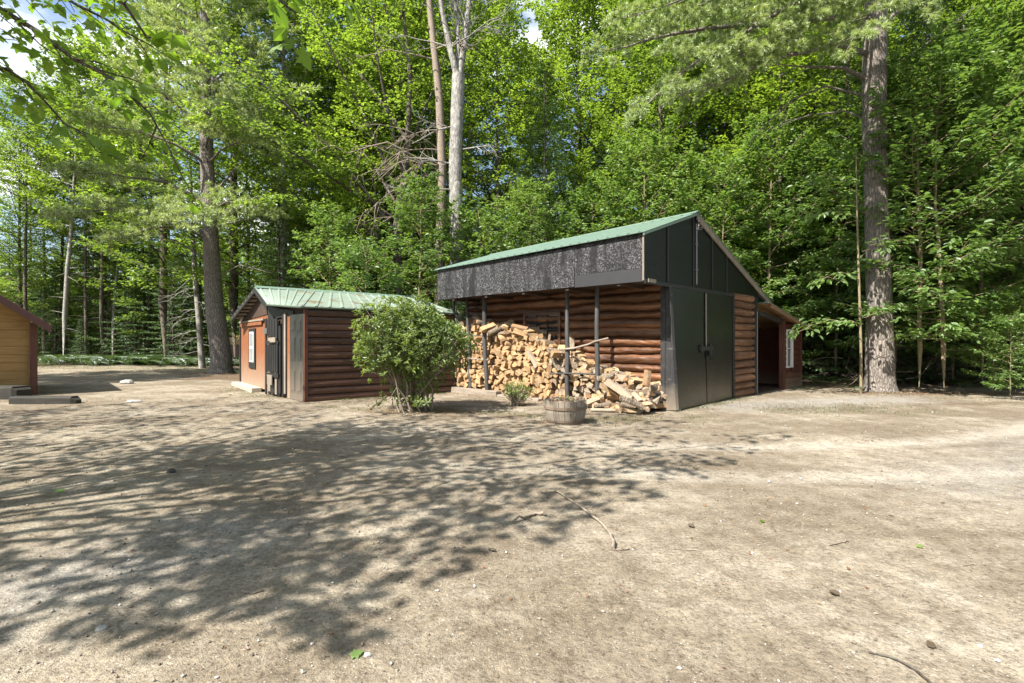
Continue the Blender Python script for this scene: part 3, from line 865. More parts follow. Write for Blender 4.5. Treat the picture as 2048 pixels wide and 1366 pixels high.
b = MB(); box(b, 1.68, 1.76, -.125, -.07, 1.10, 1.34); tube(b, [(1.62, -.12, 1.2), (1.60, -.14, 1.08), (1.64, -.14, 1.02), (1.68, -.12, 1.1)], .013, 6); b.build('hasp', BLACKM, d2)
b = MB()
tube(b, [(1.56, -.075, 2.47), (1.545, -.085, 1.9), (1.52, -.1, 1.3)], [.018, .016, .014], 6)
b.build('astragal', GREYWOOD, d1)
b = MB(); hexa(b, [(3.085, -.075, 0), (3.165, -.075, 0), (3.165, .0, 0), (3.085, .0, 0)], [(3.085, -.075, 2.5), (3.165, -.075, 2.5), (3.165, .0, 2.5), (3.085, .0, 2.5)]); b.build('door_post', BLACKW, shed, .006)
b = MB()                               # kicked-out black corner boards, rotten at the foot
hexa(b, [(-.075, -.20, .02), (.0, -.235, .02), (.012, .04, 0), (-.06, .04, 0)], [(-.06, -.06, 2.52), (.0, -.075, 2.52), (.012, .04, 2.52), (-.06, .04, 2.52)])
hexa(b, [(-.065, .045, 0), (.01, .045, 0), (.01, .15, 0), (-.065, .15, 0)], [(-.065, .045, 2.56), (.01, .045, 2.56), (.01, .15, 2.56), (-.065, .15, 2.56)])
b.build('corner_board', BLACKROT, shed, .008)
b = MB(); box(b, 4.47, 4.64, -.07, .03, .0, 2.57); b.build('corner_board', BLACKW, shed, .006)
b = MB(); tube(b, [(4.67, -.06, .02), (4.66, -.065, 2.2)], .018, 6); b.build('downpipe', METAL, shed)
# roof
m = MB(); ribbed(m, (RX, -.1, RZ + .01), (RX, LF + .12, RZ - .14), (-1.09, -.1, 3.465), (-1.09, LF + .12, 3.375))
rf = m.build('roof', ROOFG, shed)
m = MB(); ribbed(m, (RX, -.1, RZ + .01), (RX, LF + .12, RZ - .14), (5.72, -.1, 2.50), (5.72, LF + .12, 2.50)); m.build('roof_slope', ROOFG, rf)
m = MB(); prism(m, [(RX - .16, -.12, RZ - .03), (RX, -.12, RZ + .045), (RX + .16, -.12, RZ - .03), (RX, -.12, RZ + .03)], (0, LF + .26, -.15)); m.build('ridge_cap', ROOFG, rf)
m = MB()
prism(m, [(RX + .02, -.085, RZ - .01), (5.7, -.085, 2.49), (5.7, -.085, 2.36), (RX + .02, -.085, RZ - .15)], (0, .035, 0)); m.build('rake_board', GREYWOOD, rf, .004)
m = MB()
prism(m, [(-1.07, -.085, 3.46), (RX, -.085, RZ - .005), (RX, -.085, RZ - .06), (-1.07, -.085, 3.405)], (0, .03, 0)); m.build('rake_trim', ROOFG, rf)
m = MB()
prism(m, [(4.75, -.055, 2.64), (5.66, -.055, 2.33), (5.66, -.055, 2.46), (4.75, -.055, 2.8)], (0, .05, 0)); m.build('eave_tail', BLACKW, rf)
# window in the porch wall
w = window(shed, 'y', 2.76, 3.98, 1.26, 2.12, -.085, REDLOG, GLASS, .07, .03, (2, 1), sash=BLACKW, inset=.03)
# porch poles, sill and lashed sticks
def pole(y, x, r, top=2.575, lean=(0, 0), seed=0):
    g = np.random.default_rng(seed); n = 12
    z = np.linspace(-.05, top, n)
    pts = np.column_stack([x + lean[0] * z / top + np.cumsum(g.normal(0, .006, n)), y + lean[1] * z / top + np.cumsum(g.normal(0, .006, n)), z])
    b = MB(); tube(b, pts, np.linspace(r * 1.1, r * .95, n), 9, 0, True, .07, seed); return b.build('post', BLACKPOST, shed)
pole(1.34, -.60, .05, 2.575, (0, -.02), 3); pole(2.13, -.60, .05, 2.575, (.0, .05), 5); pole(4.78, -.60, .058, 2.575, (-.02, .09), 8)
pole(5.5, -.57, .045, 2.575, (0, .2), 13); pole(6.2, -.57, .04, 2.575, (0, .02), 14)
def stick(p, r, seed, mat=BLACKPOST, name='rail'):
    b = MB(); tube(b, p, np.linspace(r, r * .8, len(p)), 7, 0, True, .08, seed); return b.build(name, mat, shed)
stick([(-.67, 2.28, 1.22), (-.67, 1.9, 1.25), (-.67, 1.5, 1.34), (-.67, 1.34, 1.4), (-.67, 1.0, 1.47)], .024, 4, GREYWX)
stick([(-.67, 2.6, .66), (-.67, 2.1, .69), (-.67, 1.34, .71)], .02, 5)
stick([(-.65, 5.55, .95), (-.67, 4.7, .92)], .017, 6, GREYWX)
stick([(-.64, 5.5, 1.55), (-.66, 4.78, 1.55)], .016, 9)
b = MB(); box(b, -.72, -.52, 4.35, 6.35, -.02, .13, 0, .012); b.build('sill', GREYWX, shed, .012)
b = MB(); box(b, -.74, -.5, 2.9, 4.32, -.03, .06, 0, .012); b.build('sill', GREYWX, shed, .012)

# ------------------------------------------------------------------ lean-to behind the woodshed
LV, LU = 14.36, 5.1
lx, ly = shed_to_world(LV, LU)
lean = empty('lean_to_shed', (lx, ly, 0), Q, 'maroon lean-to with open bay and narrow white window, right of the black gable', 'shed')
m = MB()
W0, W1 = 1.92, 3.56
n = 11
for k in range(n):
    z0 = k * .165; z1 = min(z0 + .163, 1.80)
    a0, a1 = W0 + .12, W1 - .1
    for (p0, p1, q0, q1) in ((a0, 2.12, z0, z1), (2.72, a1, z0, z1)) if .55 < z0 + .08 < 1.75 else ((a0, a1, z0, z1),):
        prism(m, [(p0, .0, q0), (p0, -.035, q0 + .01), (p0, -.03, q1 - .05), (p0, -.012, q1), (p0, .03, q1), (p0, .03, q0)], (p1 - p0, 0, 0))
box(m, W0 + .02, W1 - .02, .031, .07, 0, 1.93)
m.build('wall', MAROON, lean)
m = MB(); box(m, W1 - .09, W1 + .01, -.05, .09, 0, 1.88); m.build('corner_board', MAROON, lean, .004)
m = MB(); box(m, W1 - .08, W1 - .01, .09, 3.2, 0, 1.86); box(m, .0, W1 - .09, 2.6, 2.68, 0, 2.05); m.build('side_wall', MAROON, lean)
m = MB(); box(m, W0 - .03, W0 + .1, -.05, .10, 0, 2.05); box(m, W0 - .06, W0 - .031, -.06, -.02, .66, .72); m.build('post', REDTRIM, lean, .006)
m = MB(); hexa(m, [(.1, .0, 2.10), (W0 - .04, .0, 1.93), (W0 - .04, .09, 1.93), (.1, .09, 2.10)], [(.1, .0, 2.22), (W0 - .04, .0, 2.05), (W0 - .04, .09, 2.05), (.1, .09, 2.22)]); m.build('header_beam', DARKTIMB, lean)
window(lean, 'x', 2.13, 2.71, .62, 1.76, -.01, WHITE, GLASS, .05, .04, (0, 1), inset=.04)
def lz(x): return 2.43 - .165 * (x - .45)
m = MB(); box(m, .05, W1 - .1, .1, 2.59, .004, .03); m.build('floor_board', INSIDE, lean)
m = MB(); prism(m, [(.35, -.17, lz(.35) - .03), (3.72, -.17, lz(3.72) - .03), (3.72, -.17, lz(3.72) - .012), (.35, -.17, lz(.35) - .012)], (0, 3.6, 0)); m.build('roof_deck', SOFFIT, lean)
m = MB(); ribbed(m, (.3, -.2, lz(.3)), (.3, 3.45, lz(.3)), (3.76, -.2, lz(3.76)), (3.76, 3.45, lz(3.76)), .23); m.build('roof', ROOFG, lean)
m = MB(); prism(m, [(.4, -.2, lz(.4) - .015), (3.74, -.2, lz(3.74) - .015), (3.74, -.2, lz(3.74) - .13), (.4, -.2, lz(.4) - .13)], (0, .028, 0)); m.build('rake_board', wood_mat('bare_rake_board', [(.25, (.17, .1, .06)), (.5, (.28, .18, .11)), (.8, (.36, .25, .16))], 'x', 1, .8), lean, .003)
m = MB()
for k in range(4): prism(m, [(.4, .35 + .7 * k, lz(.4) - .035), (3.6, .35 + .7 * k, lz(3.6) - .035), (3.6, .35 + .7 * k, lz(3.6) - .13), (.4, .35 + .7 * k, lz(.4) - .13)], (0, .05, 0))
m.build('rafter', SOFFIT, lean)

# ------------------------------------------------------------------ small shed on the left (world frame about its root)
A = np.array([-6.47, 13.75]); B = np.array([-8.62, 16.45]); P1 = np.array([-4.73, 11.88]); P2 = np.array([-1.67, 14.5])
small = empty('small_shed', (A[0], A[1], 0), 0, 'small brown log-sided shed with faded green roof, orange end wall and old black doors', 'shed')
def L2(p): return np.array([p[0] - A[0], p[1] - A[1]])
R1 = np.array([-6.95 - A[0], 14.0 - A[1], 2.87]); R2 = np.array([-3.2 - A[0], 17.25 - A[1], 2.87])
E0 = np.array([-8.62 - A[0], 15.9 - A[1], 2.15]); E1 = np.array([-6.2 - A[0], 13.12 - A[1], 2.35])
E2 = np.array([-4.76 - A[0], 11.72 - A[1], 2.20]); E3 = np.array([-1.5 - A[0], 14.42 - A[1], 2.20])
def wallbox(mb, p, q, z0, z1, t, off=0.0, mat=0, z1b=None):
    """board from p to q (local xy); thickness t inward from the face, whose outside is to the right of p->q... off moves it out"""
    p = np.array(p, float); q = np.array(q, float); d = nrm(q - p); o = np.array([d[1], -d[0]])
    a, b = p + o * off, q + o * off; c, e = b - o * t, a - o * t
    zb = z1 if z1b is None else z1b
    hexa(mb, [(*a, z0), (*b, z0), (*c, z0), (*e, z0)], [(*a, z1), (*b, zb), (*c, zb), (*e, z1)], mat)
a_, b_, p1, p2 = L2(A), L2(B), L2(P1), L2(P2)
# log siding facing the yard: courses along p1 -> p2
def siding(root, p, q, z1, n, name, mat, seams=True, seed=5):
    g = np.random.default_rng(seed); d = nrm(q - p); o = np.array([d[1], -d[0]]); Lq = np.linalg.norm(q - p)
    mb = MB(); h = z1 / n
    prof = [(.0, .004), (.028, .012), (.05, .04), (.058, h * .5), (.05, h - .03), (.03, h - .008), (.0, h - .002)]
    for k in range(n):
        cutsl = [0, Lq]
        if seams:
            c = g.uniform(.5, 2.0); cutsl = [0]
            while c < Lq - .3: cutsl.append(c); c += g.uniform(1.2, 2.4)
            cutsl.append(Lq)
        for s0, s1 in zip(cutsl[:-1], cutsl[1:]):
            jo = g.uniform(-.004, .004)
            pa = [(*(p + d * (s0 + .003) + o * (x + jo)), k * h + z) for x, z in prof]
            prism(mb, pa, (*(d * (s1 - s0 - .006)), g.uniform(-.003, .003)))
    wallbox(mb, p, q, 0, z1, .1, -.002)
    return mb.build(name, mat, root)
t_ = wood_mat('brown_log_siding_shed', [(.25, (.05, .026, .017)), (.5, (.105, .05, .034)), (.8, (.175, .09, .062))], 'x', 1, .42, spec=.45, bump=.4, courses=5, worn=(.11, .075, .055))
siding(small, p1, p2, 2.15, 13, 'log_wall', t_)
cb = MB(); wallbox(cb, p1 + nrm(p1 - p2) * .05, p1 + nrm(p2 - p1) * .03, 0, 2.17, .08, .062); cb.build('corner_board', REDTRIM, small, .004)
# end wall between the corner and the orange wall: doors and leaning black boards
dA = nrm(a_ - p1); LA = np.linalg.norm(a_ - p1)
def on(s): return p1 + dA * s
m = MB(); wallbox(m, on(LA), on(.0), 0, 2.2, .08, -.01); m.build('end_wall', INSIDE, small)
m = MB(); wallbox(m, on(.86), on(.05), .02, 2.05, .04, .045)
six = m.build('door', SIXP, small, .004); six['label'] = 'faded black six panel door'
for (s0, s1, z0, z1) in ((.13, .42, 1.62, 1.93), (.5, .79, 1.62, 1.93), (.13, .42, .95, 1.52), (.5, .79, .95, 1.52), (.13, .42, .2, .74), (.5, .79, .2, .74)):
    m = MB(); wallbox(m, on(s1), on(s0), z0, z1, .012, .052); wallbox(m, on(s1 - .04), on(s0 + .04), z0 + .04, z1 - .04, .012, .062); m.build('door_panel', SIXP, six, .005)
m = MB(); wallbox(m, on(1.07), on(.9), .02, 2.0, .05, .035); m.build('door_jamb', ORANGE, small, .004)
m = MB(); wallbox(m, on(LA - .05), on(.7), 2.0, 2.33, .04, .03, 0, 2.13)
m.build('header_board', BLACKW, small)
g = np.random.default_rng(12)
s = 1.12
for k in range(11):                       # old black boards and shutters nailed and leaned along the wall
    wdt = g.uniform(.09, .2); z1 = g.uniform(1.75, 2.08) if k > 1 else 2.1
    m = MB(); wallbox(m, on(min(s + wdt, LA - .02)), on(s + .01), g.uniform(.02, .12), z1, .03, .05 + g.uniform(0, .06))
    m.build('plank', BLACKW if k % 4 else GREYWOOD, small, .004); s += wdt
    if s > LA - .12: break
m = MB()
for q in range(6): wallbox(m, on(1.45 + q * .14 + .1), on(1.45 + q * .14), .62, 1.32, .03, .14)
wallbox(m, on(2.36), on(1.4), 1.34, 1.42, .03, .145); wallbox(m, on(2.36), on(1.4), .5, .6, .03, .145)
sh_ = m.build('shutter', BLACKW, small, .004)
m = MB()
for q in range(4): wallbox(m, on(1.5 + q * .2 + .17), on(1.5 + q * .2), 1.46 + .03 * q, 1.98, .025, .13)
m.build('shutter', BLACKW, small, .004)
m = MB(); wallbox(m, on(2.1), on(1.75), .3, .55, .03, .18); m.build('scrap_board', GREYWOOD, small, .004)
m = MB(); wallbox(m, on(1.9), on(1.5), 1.38, 1.5, .04, .18); m.build('scrap_board', GREYWOOD, small, .004)
m = MB(); wallbox(m, on(LA - .1), on(LA - .35), 1.6, 1.75, .02, .15); m.build('hook_plate', METAL, small)
# orange end wall with its window
dB = nrm(b_ - a_); LB = np.linalg.norm(b_ - a_)
def onB(s): return a_ + dB * s
m = MB()
f_r = .30; pk = onB(LB * .33)
wallbox(m, b_, a_, .1, 2.0, .08, .0)
m.build('orange_wall', ORANGE, small)
m = MB()
o_ = np.array([-dB[1], dB[0]]) * -1.0; o_ = np.array([dB[1], -dB[0]]) * -1.0
def wb(s0, s1, z0, z1, off, t=.03, za=None, zb=None):
    m_ = MB(); wallbox(m_, onB(s1), onB(s0), z0, z1 if za is None else za, t, off, 0, zb); return m_
wb(-.02, .14, .05, 2.12, .02, .04).build('corner_board', ORANGE, small, .004)
wb(LB - .1, LB + .02, .0, 1.95, .03, .06).build('corner_board', BLACKW, small, .004)
wb(.1, LB, 2.0, 2.0, .02, .03, 2.06, 2.24).build('frieze_board', ORANGE, small, .004)
wb(.55, LB - .2, 1.86, 1.98, .05, .03).build('frieze_board', ORANGE, small, .004)
wb(.3, LB - .1, 1.97, 2.02, .07, .04).build('ledge', GREYWOOD, small, .004)
# gable infill, dark boards
m = MB()
gv = [(*onB(LB), 2.02), (*onB(LB), 2.03), (*(onB(LB * .3)), 2.74), (*onB(-.02), 2.36), (*onB(-.02), 2.12)]
prism(m, gv, (-.04 * (-o_[0]), -.04 * (-o_[1]), 0)); m.build('gable_board', INSIDE, small)
wn = wb(1.36, 2.16, .62, 1.78, .035, .03).build('window', BLACKW, small, .004)
wb(1.5, 2.02, .8, 1.68, .045, .02).build('window_frame', WHITE, wn, .003)
wb(1.55, 1.97, 1.27, 1.63, .05, .01).build('pane', GLASSB, wn); wb(1.55, 1.97, .85, 1.2, .05, .01).build('pane', GLASSB, wn)
wb(.7, LB, -.05, .13, .26, .26).build('step', CONC, small, .015)
# back and far walls so that the shed is whole
m = MB(); far = b_ + (p2 - p1) * 1.12
wallbox(m, far, b_, 0, 2.1, .08, 0); wallbox(m, p2, far, 0, 2.1, .08, 0); m.build('back_wall', BROWNLOG, small)
# roof
m = MB(); ribbed(m, R1, R2, [E1, E2, E3], None, .3, .02, .015)
rf = m.build('roof', ROOFP, small)
m = MB(); ribbed(m, R1, R2, [E0, E0 + (R2 - R1)], None, .3, .02, .015); m.build('roof_slope', ROOFP, rf)
m = MB(); dr = R2 - R1; sd_ = nrm(np.array([dr[1], -dr[0], 0]))
prism(m, [R1 + sd_ * .14 + [0, 0, -.025], R1 + [0, 0, .045], R1 - sd_ * .14 + [0, 0, -.025], R1 + [0, 0, .025]], dr); m.build('ridge_cap', ROOFG, rf)
def rake(p, q, h, t, nm):
    m = MB(); d = nrm(q - p); off = np.array([*(-o_[:2] * -1.0), 0]) * 0
    ou = np.array([-0.78, -0.62, 0])
    prism(m, [p + ou * .02, q + ou * .02, q + ou * .02 - [0, 0, h], p + ou * .02 - [0, 0, h]], ou * -t); return m.build(nm, BLACKW, rf, .003)
rake(R1 - [0, 0, .015], E1 - [0, 0, .015], .14, .035, 'rake_board'); rake(R1 - [0, 0, .015], E0 - [0, 0, .015], .14, .035, 'rake_board')
m = MB()
for k in range(8):
    f = .08 + k * .12; c = R1 + (E0 - R1) * f - np.array([0, 0, .1])
    box(m, c[0] - .02, c[0] + .35, c[1] - .02, c[1] + .3, c[2], c[2] + .05)
m.build('lookout', GREYWOOD, rf)
m = MB()
for k in range(2): tube(m, [E1 * (1 - t) + E2 * t - np.array([0, 0, .03]) if k == 0 else E2 * (1 - t) + E3 * t - np.array([0, 0, .03]) for t in np.linspace(0, 1, 8)], .028, 6, 0, True, .2, k)
m.build('drip_edge', plain('mossy_drip_edge', (.05, .07, .05), .8), rf)

# ------------------------------------------------------------------ hut at the left edge
cab = empty('pine_board_hut', (-12.33, 13.42, 0), R(42.5), 'tan pine board hut with brown metal roof at the left edge of the yard', 'hut')
m = MB()
for k in range(9):
    z = .2 + k * .215
    box(m, -3.9, -.12, .45, .475 + .002 * (k % 2), z, z + .21)
m.build('board_wall', TAN, cab, .004)
m = MB(); box(m, -.12, .03, .3, .5, -.02, 1.9); m.build('corner_post', REDTRIM, cab, .006)
m = MB(); box(m, -.02, .025, .51, 3.8, .1, 1.8); m.build('side_wall', BROWNLOG, cab, .004)
m = MB(); box(m, -3.9, -.14, .51, 3.8, -.02, .19); box(m, -3.9, -.14, .478, .505, .19, 2.1); m.build('footing', INSIDE, cab)
sl = .78; hx = -1.75; hz = 1.80 + .78 * 2.05
m = MB(); ribbed(m, (hx, -.1, hz), (hx, 4.2, hz), (.3, -.1, 1.80), (.3, 4.2, 1.80)); cr_ = m.build('roof', ROOFB, cab)
m = MB(); ribbed(m, (hx, -.1, hz), (hx, 4.2, hz), (-4.0, -.1, hz - 2.25 * sl), (-4.0, 4.2, hz - 2.25 * sl)); m.build('roof_slope', ROOFB, cr_)
m = MB(); prism(m, [(hx, -.13, hz - .01), (.3, -.13, 1.79), (.3, -.13, 1.61), (hx, -.13, hz - .19)], (0, .03, 0)); m.build('rake_board', ROOFB, cr_, .004)
m = MB(); prism(m, [(hx, -.09, hz - .06), (.26, -.09, 1.77), (.26, -.09, 1.75), (hx, -.09, hz - .08)], (0, 4.2, 0)); m.build('soffit', SOFFIT, cr_)
m = MB(); prism(m, [(-3.4, .452, 2.14), (-.15, .452, 2.11), (-.2, .452, 2.12), (hx, .452, hz - .1)], (0, .02, 0)); m.build('gable_board', TAN, cab)

# low hut half hidden by the big pine
x0, y0 = G(474, 729)
hut = empty('low_brown_hut', (x0, y0, 0), R(-8), 'low brown hut glimpsed between the big pine and the orange wall', 'hut')
m = MB(); 
for k in range(7): box(m, -1.2, 1.4, 0, .05 + .003 * (k % 2), k * .17, k * .17 + .165)
m.build('wall', BROWNLOG, hut)
m = MB(); box(m, -1.1, 1.3, .06, 1.8, 0, 1.15); m.build('wall_core', INSIDE, hut)
m = MB(); hexa(m, [(-1.4, -.35, 1.22), (1.6, -.35, 1.22), (1.6, 2.1, 1.7), (-1.4, 2.1, 1.7)], [(-1.4, -.35, 1.34), (1.6, -.35, 1.34), (1.6, 2.1, 1.82), (-1.4, 2.1, 1.82)]); m.build('roof', SOFFIT, hut)
# ------------------------------------------------------------------ firewood
def log_mesh(kind, seed, L=.42, r=.085):
    """split stove-length log along local x, front face at x=0, resting near z=0"""
    g = np.random.default_rng(seed)
    if kind == 'round': a = np.linspace(0, 2 * np.pi, 11)[:-1]; sec = [(r * .8 * math.cos(t), r * .8 * math.sin(t)) for t in a]; bark = [1] * 10
    elif kind == 'half': a = np.linspace(0, np.pi, 7); sec = [(r * math.cos(t), r * math.sin(t) - r * .4) for t in a]; bark = [1] * 6 + [0]
    elif kind == 'quarter': a = np.linspace(.05, np.pi / 2, 5); sec = [(-r * .45, -r * .45)] + [(1.35 * r * math.cos(t) - r * .45, 1.35 * r * math.sin(t) - r * .45) for t in a]; bark = [0] + [1] * 4 + [0]
    elif kind == 'wedge': a = np.linspace(-.45, .45, 4); sec = [(-r, 0)] + [(r * 1.75 * math.cos(t) - r, r * 1.6 * math.sin(t)) for t in a]; bark = [0, 1, 1, 1, 0]
    else: sec = [(-r, -r * .45), (r * .9, -r * .55), (r, r * .35), (.1 * r, r * .6), (-r * .9, r * .4)]; bark = [0, 0, 0, 0, 0]
    sec = np.array(sec) * g.uniform(.88, 1.14, (len(sec), 1)); n = len(sec)
    mb = MB(); ns = 5
    V = []
    c = np.cumsum(g.normal(0, .004, (ns, 2)), 0)
    tw = g.uniform(-.25, .25)
    for k in range(ns):
        t = k / (ns - 1); s, co = math.sin(tw * t), math.cos(tw * t)
        q = sec * (1 + g.normal(0, .035, (n, 1))) * (1 - .08 * t)
        q = np.column_stack([q[:, 0] * co - q[:, 1] * s, q[:, 0] * s + q[:, 1] * co]) + c[k]
        x = np.full(n, t * L)
        if k in (0, ns - 1): x = x + g.normal(0, .008, n)
        V.append(np.column_stack([x, q]))
    V = np.concatenate(V)
    for k in range(ns - 1):
        for i in range(n):
            j = (i + 1) % n
            mb.f.append((np.array([[k * n + i, k * n + j, (k + 1) * n + j, (k + 1) * n + i]]), bark[i], kind == 'round', None))
    mb.f.append((np.array([list(range(n))[::-1]]), 0, False, None)); mb.f.append((np.array([list(range((ns - 1) * n, ns * n))]), 0, False, None))
    mb.v.append(V); mb.n += len(V)
    return mb.mesh('firewood', [SPLIT, LOGBARK])
KINDS = ['quarter', 'wedge', 'half', 'quarter', 'round', 'wedge', 'slab', 'quarter', 'half', 'wedge', 'quarter', 'slab', 'round', 'half']
LOGS = [log_mesh(k, 100 + i, .40 + .03 * (i % 3), .078 + .009 * (i % 4)) for i, k in enumerate(KINDS)]
SHM = Matrix.Translation((SX, SY, 0)) @ Matrix.Rotation(Q, 4, 'Z')
fg = np.random.default_rng(42)
GRP = 'split firewood stacked under the porch'
LAB_STACK = 'split firewood log with pale cut end in the stacked wall of wood'
LAB_TOP = 'split firewood log lying loose on top of the sloping woodpile'
LAB_SPILL = 'split firewood log spilled on the ground beside the black doors'
places = []            # (priority, mesh index, matrix, label)
def pile_h(y):
    return float(np.interp(y, [-.2, .3, .9, 1.4, 2.2, 2.9, 3.5, 4.3, 5.2, 6.3], [.32, .55, .72, .86, 1.12, 1.36, 1.68, 1.85, 1.98, 2.05]))
def put(x, y, z, yaw, pitch, roll, label, mi=None, s=1.0, pr=1.0):
    mi = int(fg.integers(len(LOGS))) if mi is None else mi
    M = SHM @ Matrix.Translation((x, y, z)) @ Matrix.Rotation(yaw, 4, 'Z') @ Matrix.Rotation(pitch, 4, 'Y') @ Matrix.Rotation(roll, 4, 'X') @ Matrix.Scale(s, 4)
    places.append((pr, mi, M, label))
row = 0
z = .1
while z < 2.05:
    y = 1.05 + (row % 2) * .07
    while y < 6.25:
        if z < pile_h(y) - .06:
            fx = -.54 + .17 * max(0, z - .5) / 1.5 + fg.uniform(-.1, .08)
            put(fx, y + fg.uniform(-.015, .015), z + fg.uniform(-.015, .015), fg.normal(0, .24), fg.normal(0, .13), fg.uniform(0, 6.28), LAB_STACK,
                s=fg.uniform(.78, 1.22), pr=(1.0 if y < 5.4 or z > .9 else .3) + .01 * (6.3 - y))
        y += fg.uniform(.135, .168)
    z += .126; row += 1
z = .1
while z < .75:                        # low end of the stack by the doors
    for y in np.arange(.18, 1.04, .15):
        if z < pile_h(y) - .02: put(-.42 + .3 * z * (1.1 - y) + fg.uniform(-.06, .06), y, z, fg.normal(0, .25), fg.normal(0, .1), fg.uniform(0, 6.28), LAB_STACK, s=fg.uniform(.85, 1.1), pr=1.5)
    z += .125
for k in range(58):                   # tumbled along the top of the slope
    y = fg.uniform(.9, 6.2); h = pile_h(y) - .09
    put(fg.uniform(-.46, -.12), y, h + fg.uniform(-.05, .05), fg.uniform(-1.3, 1.3) + (0 if fg.random() < .5 else 1.57), fg.normal(0, .2), fg.uniform(0, 6.28), LAB_TOP, s=fg.uniform(.9, 1.15), pr=2)
for k in range(120):                   # the spilled toe of the pile
    x = -.04 - .98 * fg.random() ** .8; y = fg.uniform(-.02, 1.35)
    top = max(.05, pile_h(y) * (1 - ((abs(x) - .15) / .95) ** 1.1 if abs(x) > .15 else 1))
    lay = fg.random(); yw = fg.uniform(-1.6, 1.6) + (0 if fg.random() < .65 else 1.0)
    if y + .4 * math.sin(yw) < .1: yw = -yw; y = max(y, .12)
    if y + .4 * math.sin(yw) < .1: yw = .4
    put(x, y, .06 + max(0, top - .08) * lay ** .6, yw, fg.normal(0, .22) + .25 * (x + .5), fg.uniform(0, 6.28), LAB_SPILL, s=fg.uniform(.7, 1.05), pr=2.2)
# single logs that stand out
def special(px, py, v_off, yaw, pitch, roll, mi, s, label):
    k = (px - 1024) / F; v = SV + v_off; u = v * (1 - k) / (1 + k); Y = (u + v) * .70711
    put(v_off, u - SU, CAMH + (683 - py) / F * Y, yaw, pitch, roll, label, mi, s, 9)
special(1262, 800, -.86, 1.9, -.62, .4, 6, 1.5, 'largest pale slab of split wood, leaning on the spilled logs left of the black doors')
special(1285, 815, -.95, 2.3, -.4, .2, 1, 1.1, 'pale thin split log resting one end on the dirt in front of the spill')
special(1291, 772, -.62, .2, -1.3, 1.0, 6, .8, 'short split log standing upright among the spilled wood')
special(1238, 795, -.8, 1.85, -.5, .8, 0, 1.15, 'brown edged split log leaning up beside the large pale slab')
special(1075, 735, -.52, 1.75, -1.0, .3, 6, 1.15, 'wide pale split slab standing tilted in the middle of the woodpile')
special(1118, 742, -.56, 1.8, -1.05, .6, 3, 1.05, 'yellowish split log standing tilted left of the middle porch pole')
special(1140, 700, -.25, .6, -.9, .2, 11, 1.0, 'greyish split wedge propped against the log wall at the top of the slope')
special(1018, 668, -.4, 1.5, .05, .5, 2, 1.15, 'long half-round log lying crosswise near the top of the woodpile')
special(1098, 688, -.22, .1, -1.25, .3, 0, .7, 'short split log standing on end below the dark window')
special(1220, 810, -.92, 2.5, .02, 0, 4, .85, 'round log with cut face showing at the foot of the spill')
places.sort(key=lambda p: -p[0])
first = {}
for pr, mi, M, lab in places[:298]:
    o = bpy.data.objects.new('firewood_log', LOGS[mi]); C.objects.link(o)
    o.matrix_world = M
    tag(o, lab, 'firewood', GRP)
# the rest of the stack (far end behind the bush, second rank) as one mass
mb = MB(); core = MB()
for pr, mi, M, lab in places[298:]:
    me = LOGS[mi]; V = np.empty(len(me.vertices) * 3); me.vertices.foreach_get('co', V); V = V.reshape(-1, 3)
    Mn = np.array(M); V = V @ Mn[:3, :3].T + Mn[:3, 3]
    mb.add(V, [list(p.vertices) for p in me.polygons], 0)
z = .1
for row in range(16):
    for y in np.arange(.4, 6.25, .15):
        if z < pile_h(y) - .03:
            me = LOGS[int(fg.integers(len(LOGS)))]; V = np.empty(len(me.vertices) * 3); me.vertices.foreach_get('co', V); V = V.reshape(-1, 3)
            M = SHM @ Matrix.Translation((-.36 + fg.uniform(-.06, .06) if y > 1.0 else -.3, y + .07, z)) @ Matrix.Rotation(fg.normal(0, .1), 4, 'Z') @ Matrix.Rotation(fg.uniform(0, 6.28), 4, 'X')
            Mn = np.array(M); V = V @ Mn[:3, :3].T + Mn[:3, 3]
            V[:, :] = V
            mb.add(V, [list(p.vertices) for p in me.polygons], 0)
    z += .13
o = mb.build('stacked_firewood', [SPLIT]); tag(o, 'mass of split firewood filling the back of the stack under the porch', 'firewood', kind='stuff')

# bark chips and splinters under the pile
g = np.random.default_rng(8); n = 700
yv = g.uniform(-.3, 6.0, n); xv = -.55 - np.abs(g.normal(0, .28, n))
W = np.array([np.array(SHM @ Vector((a, b, 0)))[:3] for a, b in zip(xv, yv)])
W[:, 2] = ground_z(W[:, 0], W[:, 1]) + .012
mb = MB(); leaves(mb, W, np.column_stack([g.normal(0, 1, n), g.normal(0, 1, n), g.normal(0, .15, n)]), np.array([0, 0, 1.]) + g.normal(0, .25, (n, 3)), g.uniform(.02, .09, n), g.uniform(.01, .035, n), g.random(n))
o = mb.build('bark_chips', DEADL); tag(o, 'bark chips and splinters strewn below the woodpile', 'wood chips', kind='stuff')
mb = MB(); tube(mb, [(0, 0, .04), (.35, -.02, .045), (.7, .02, .04)], [.035, .04, .03], 8, 0, True, .1, 3)
o = mb.build('split_log', SPLIT); x_, y_ = G(1212, 823); o.location = (x_ - .3, y_, gz(x_, y_)); o.rotation_euler = (0, 0, -.25)
tag(o, 'bare pale pole lying on the ground behind the barrel planter', 'log')

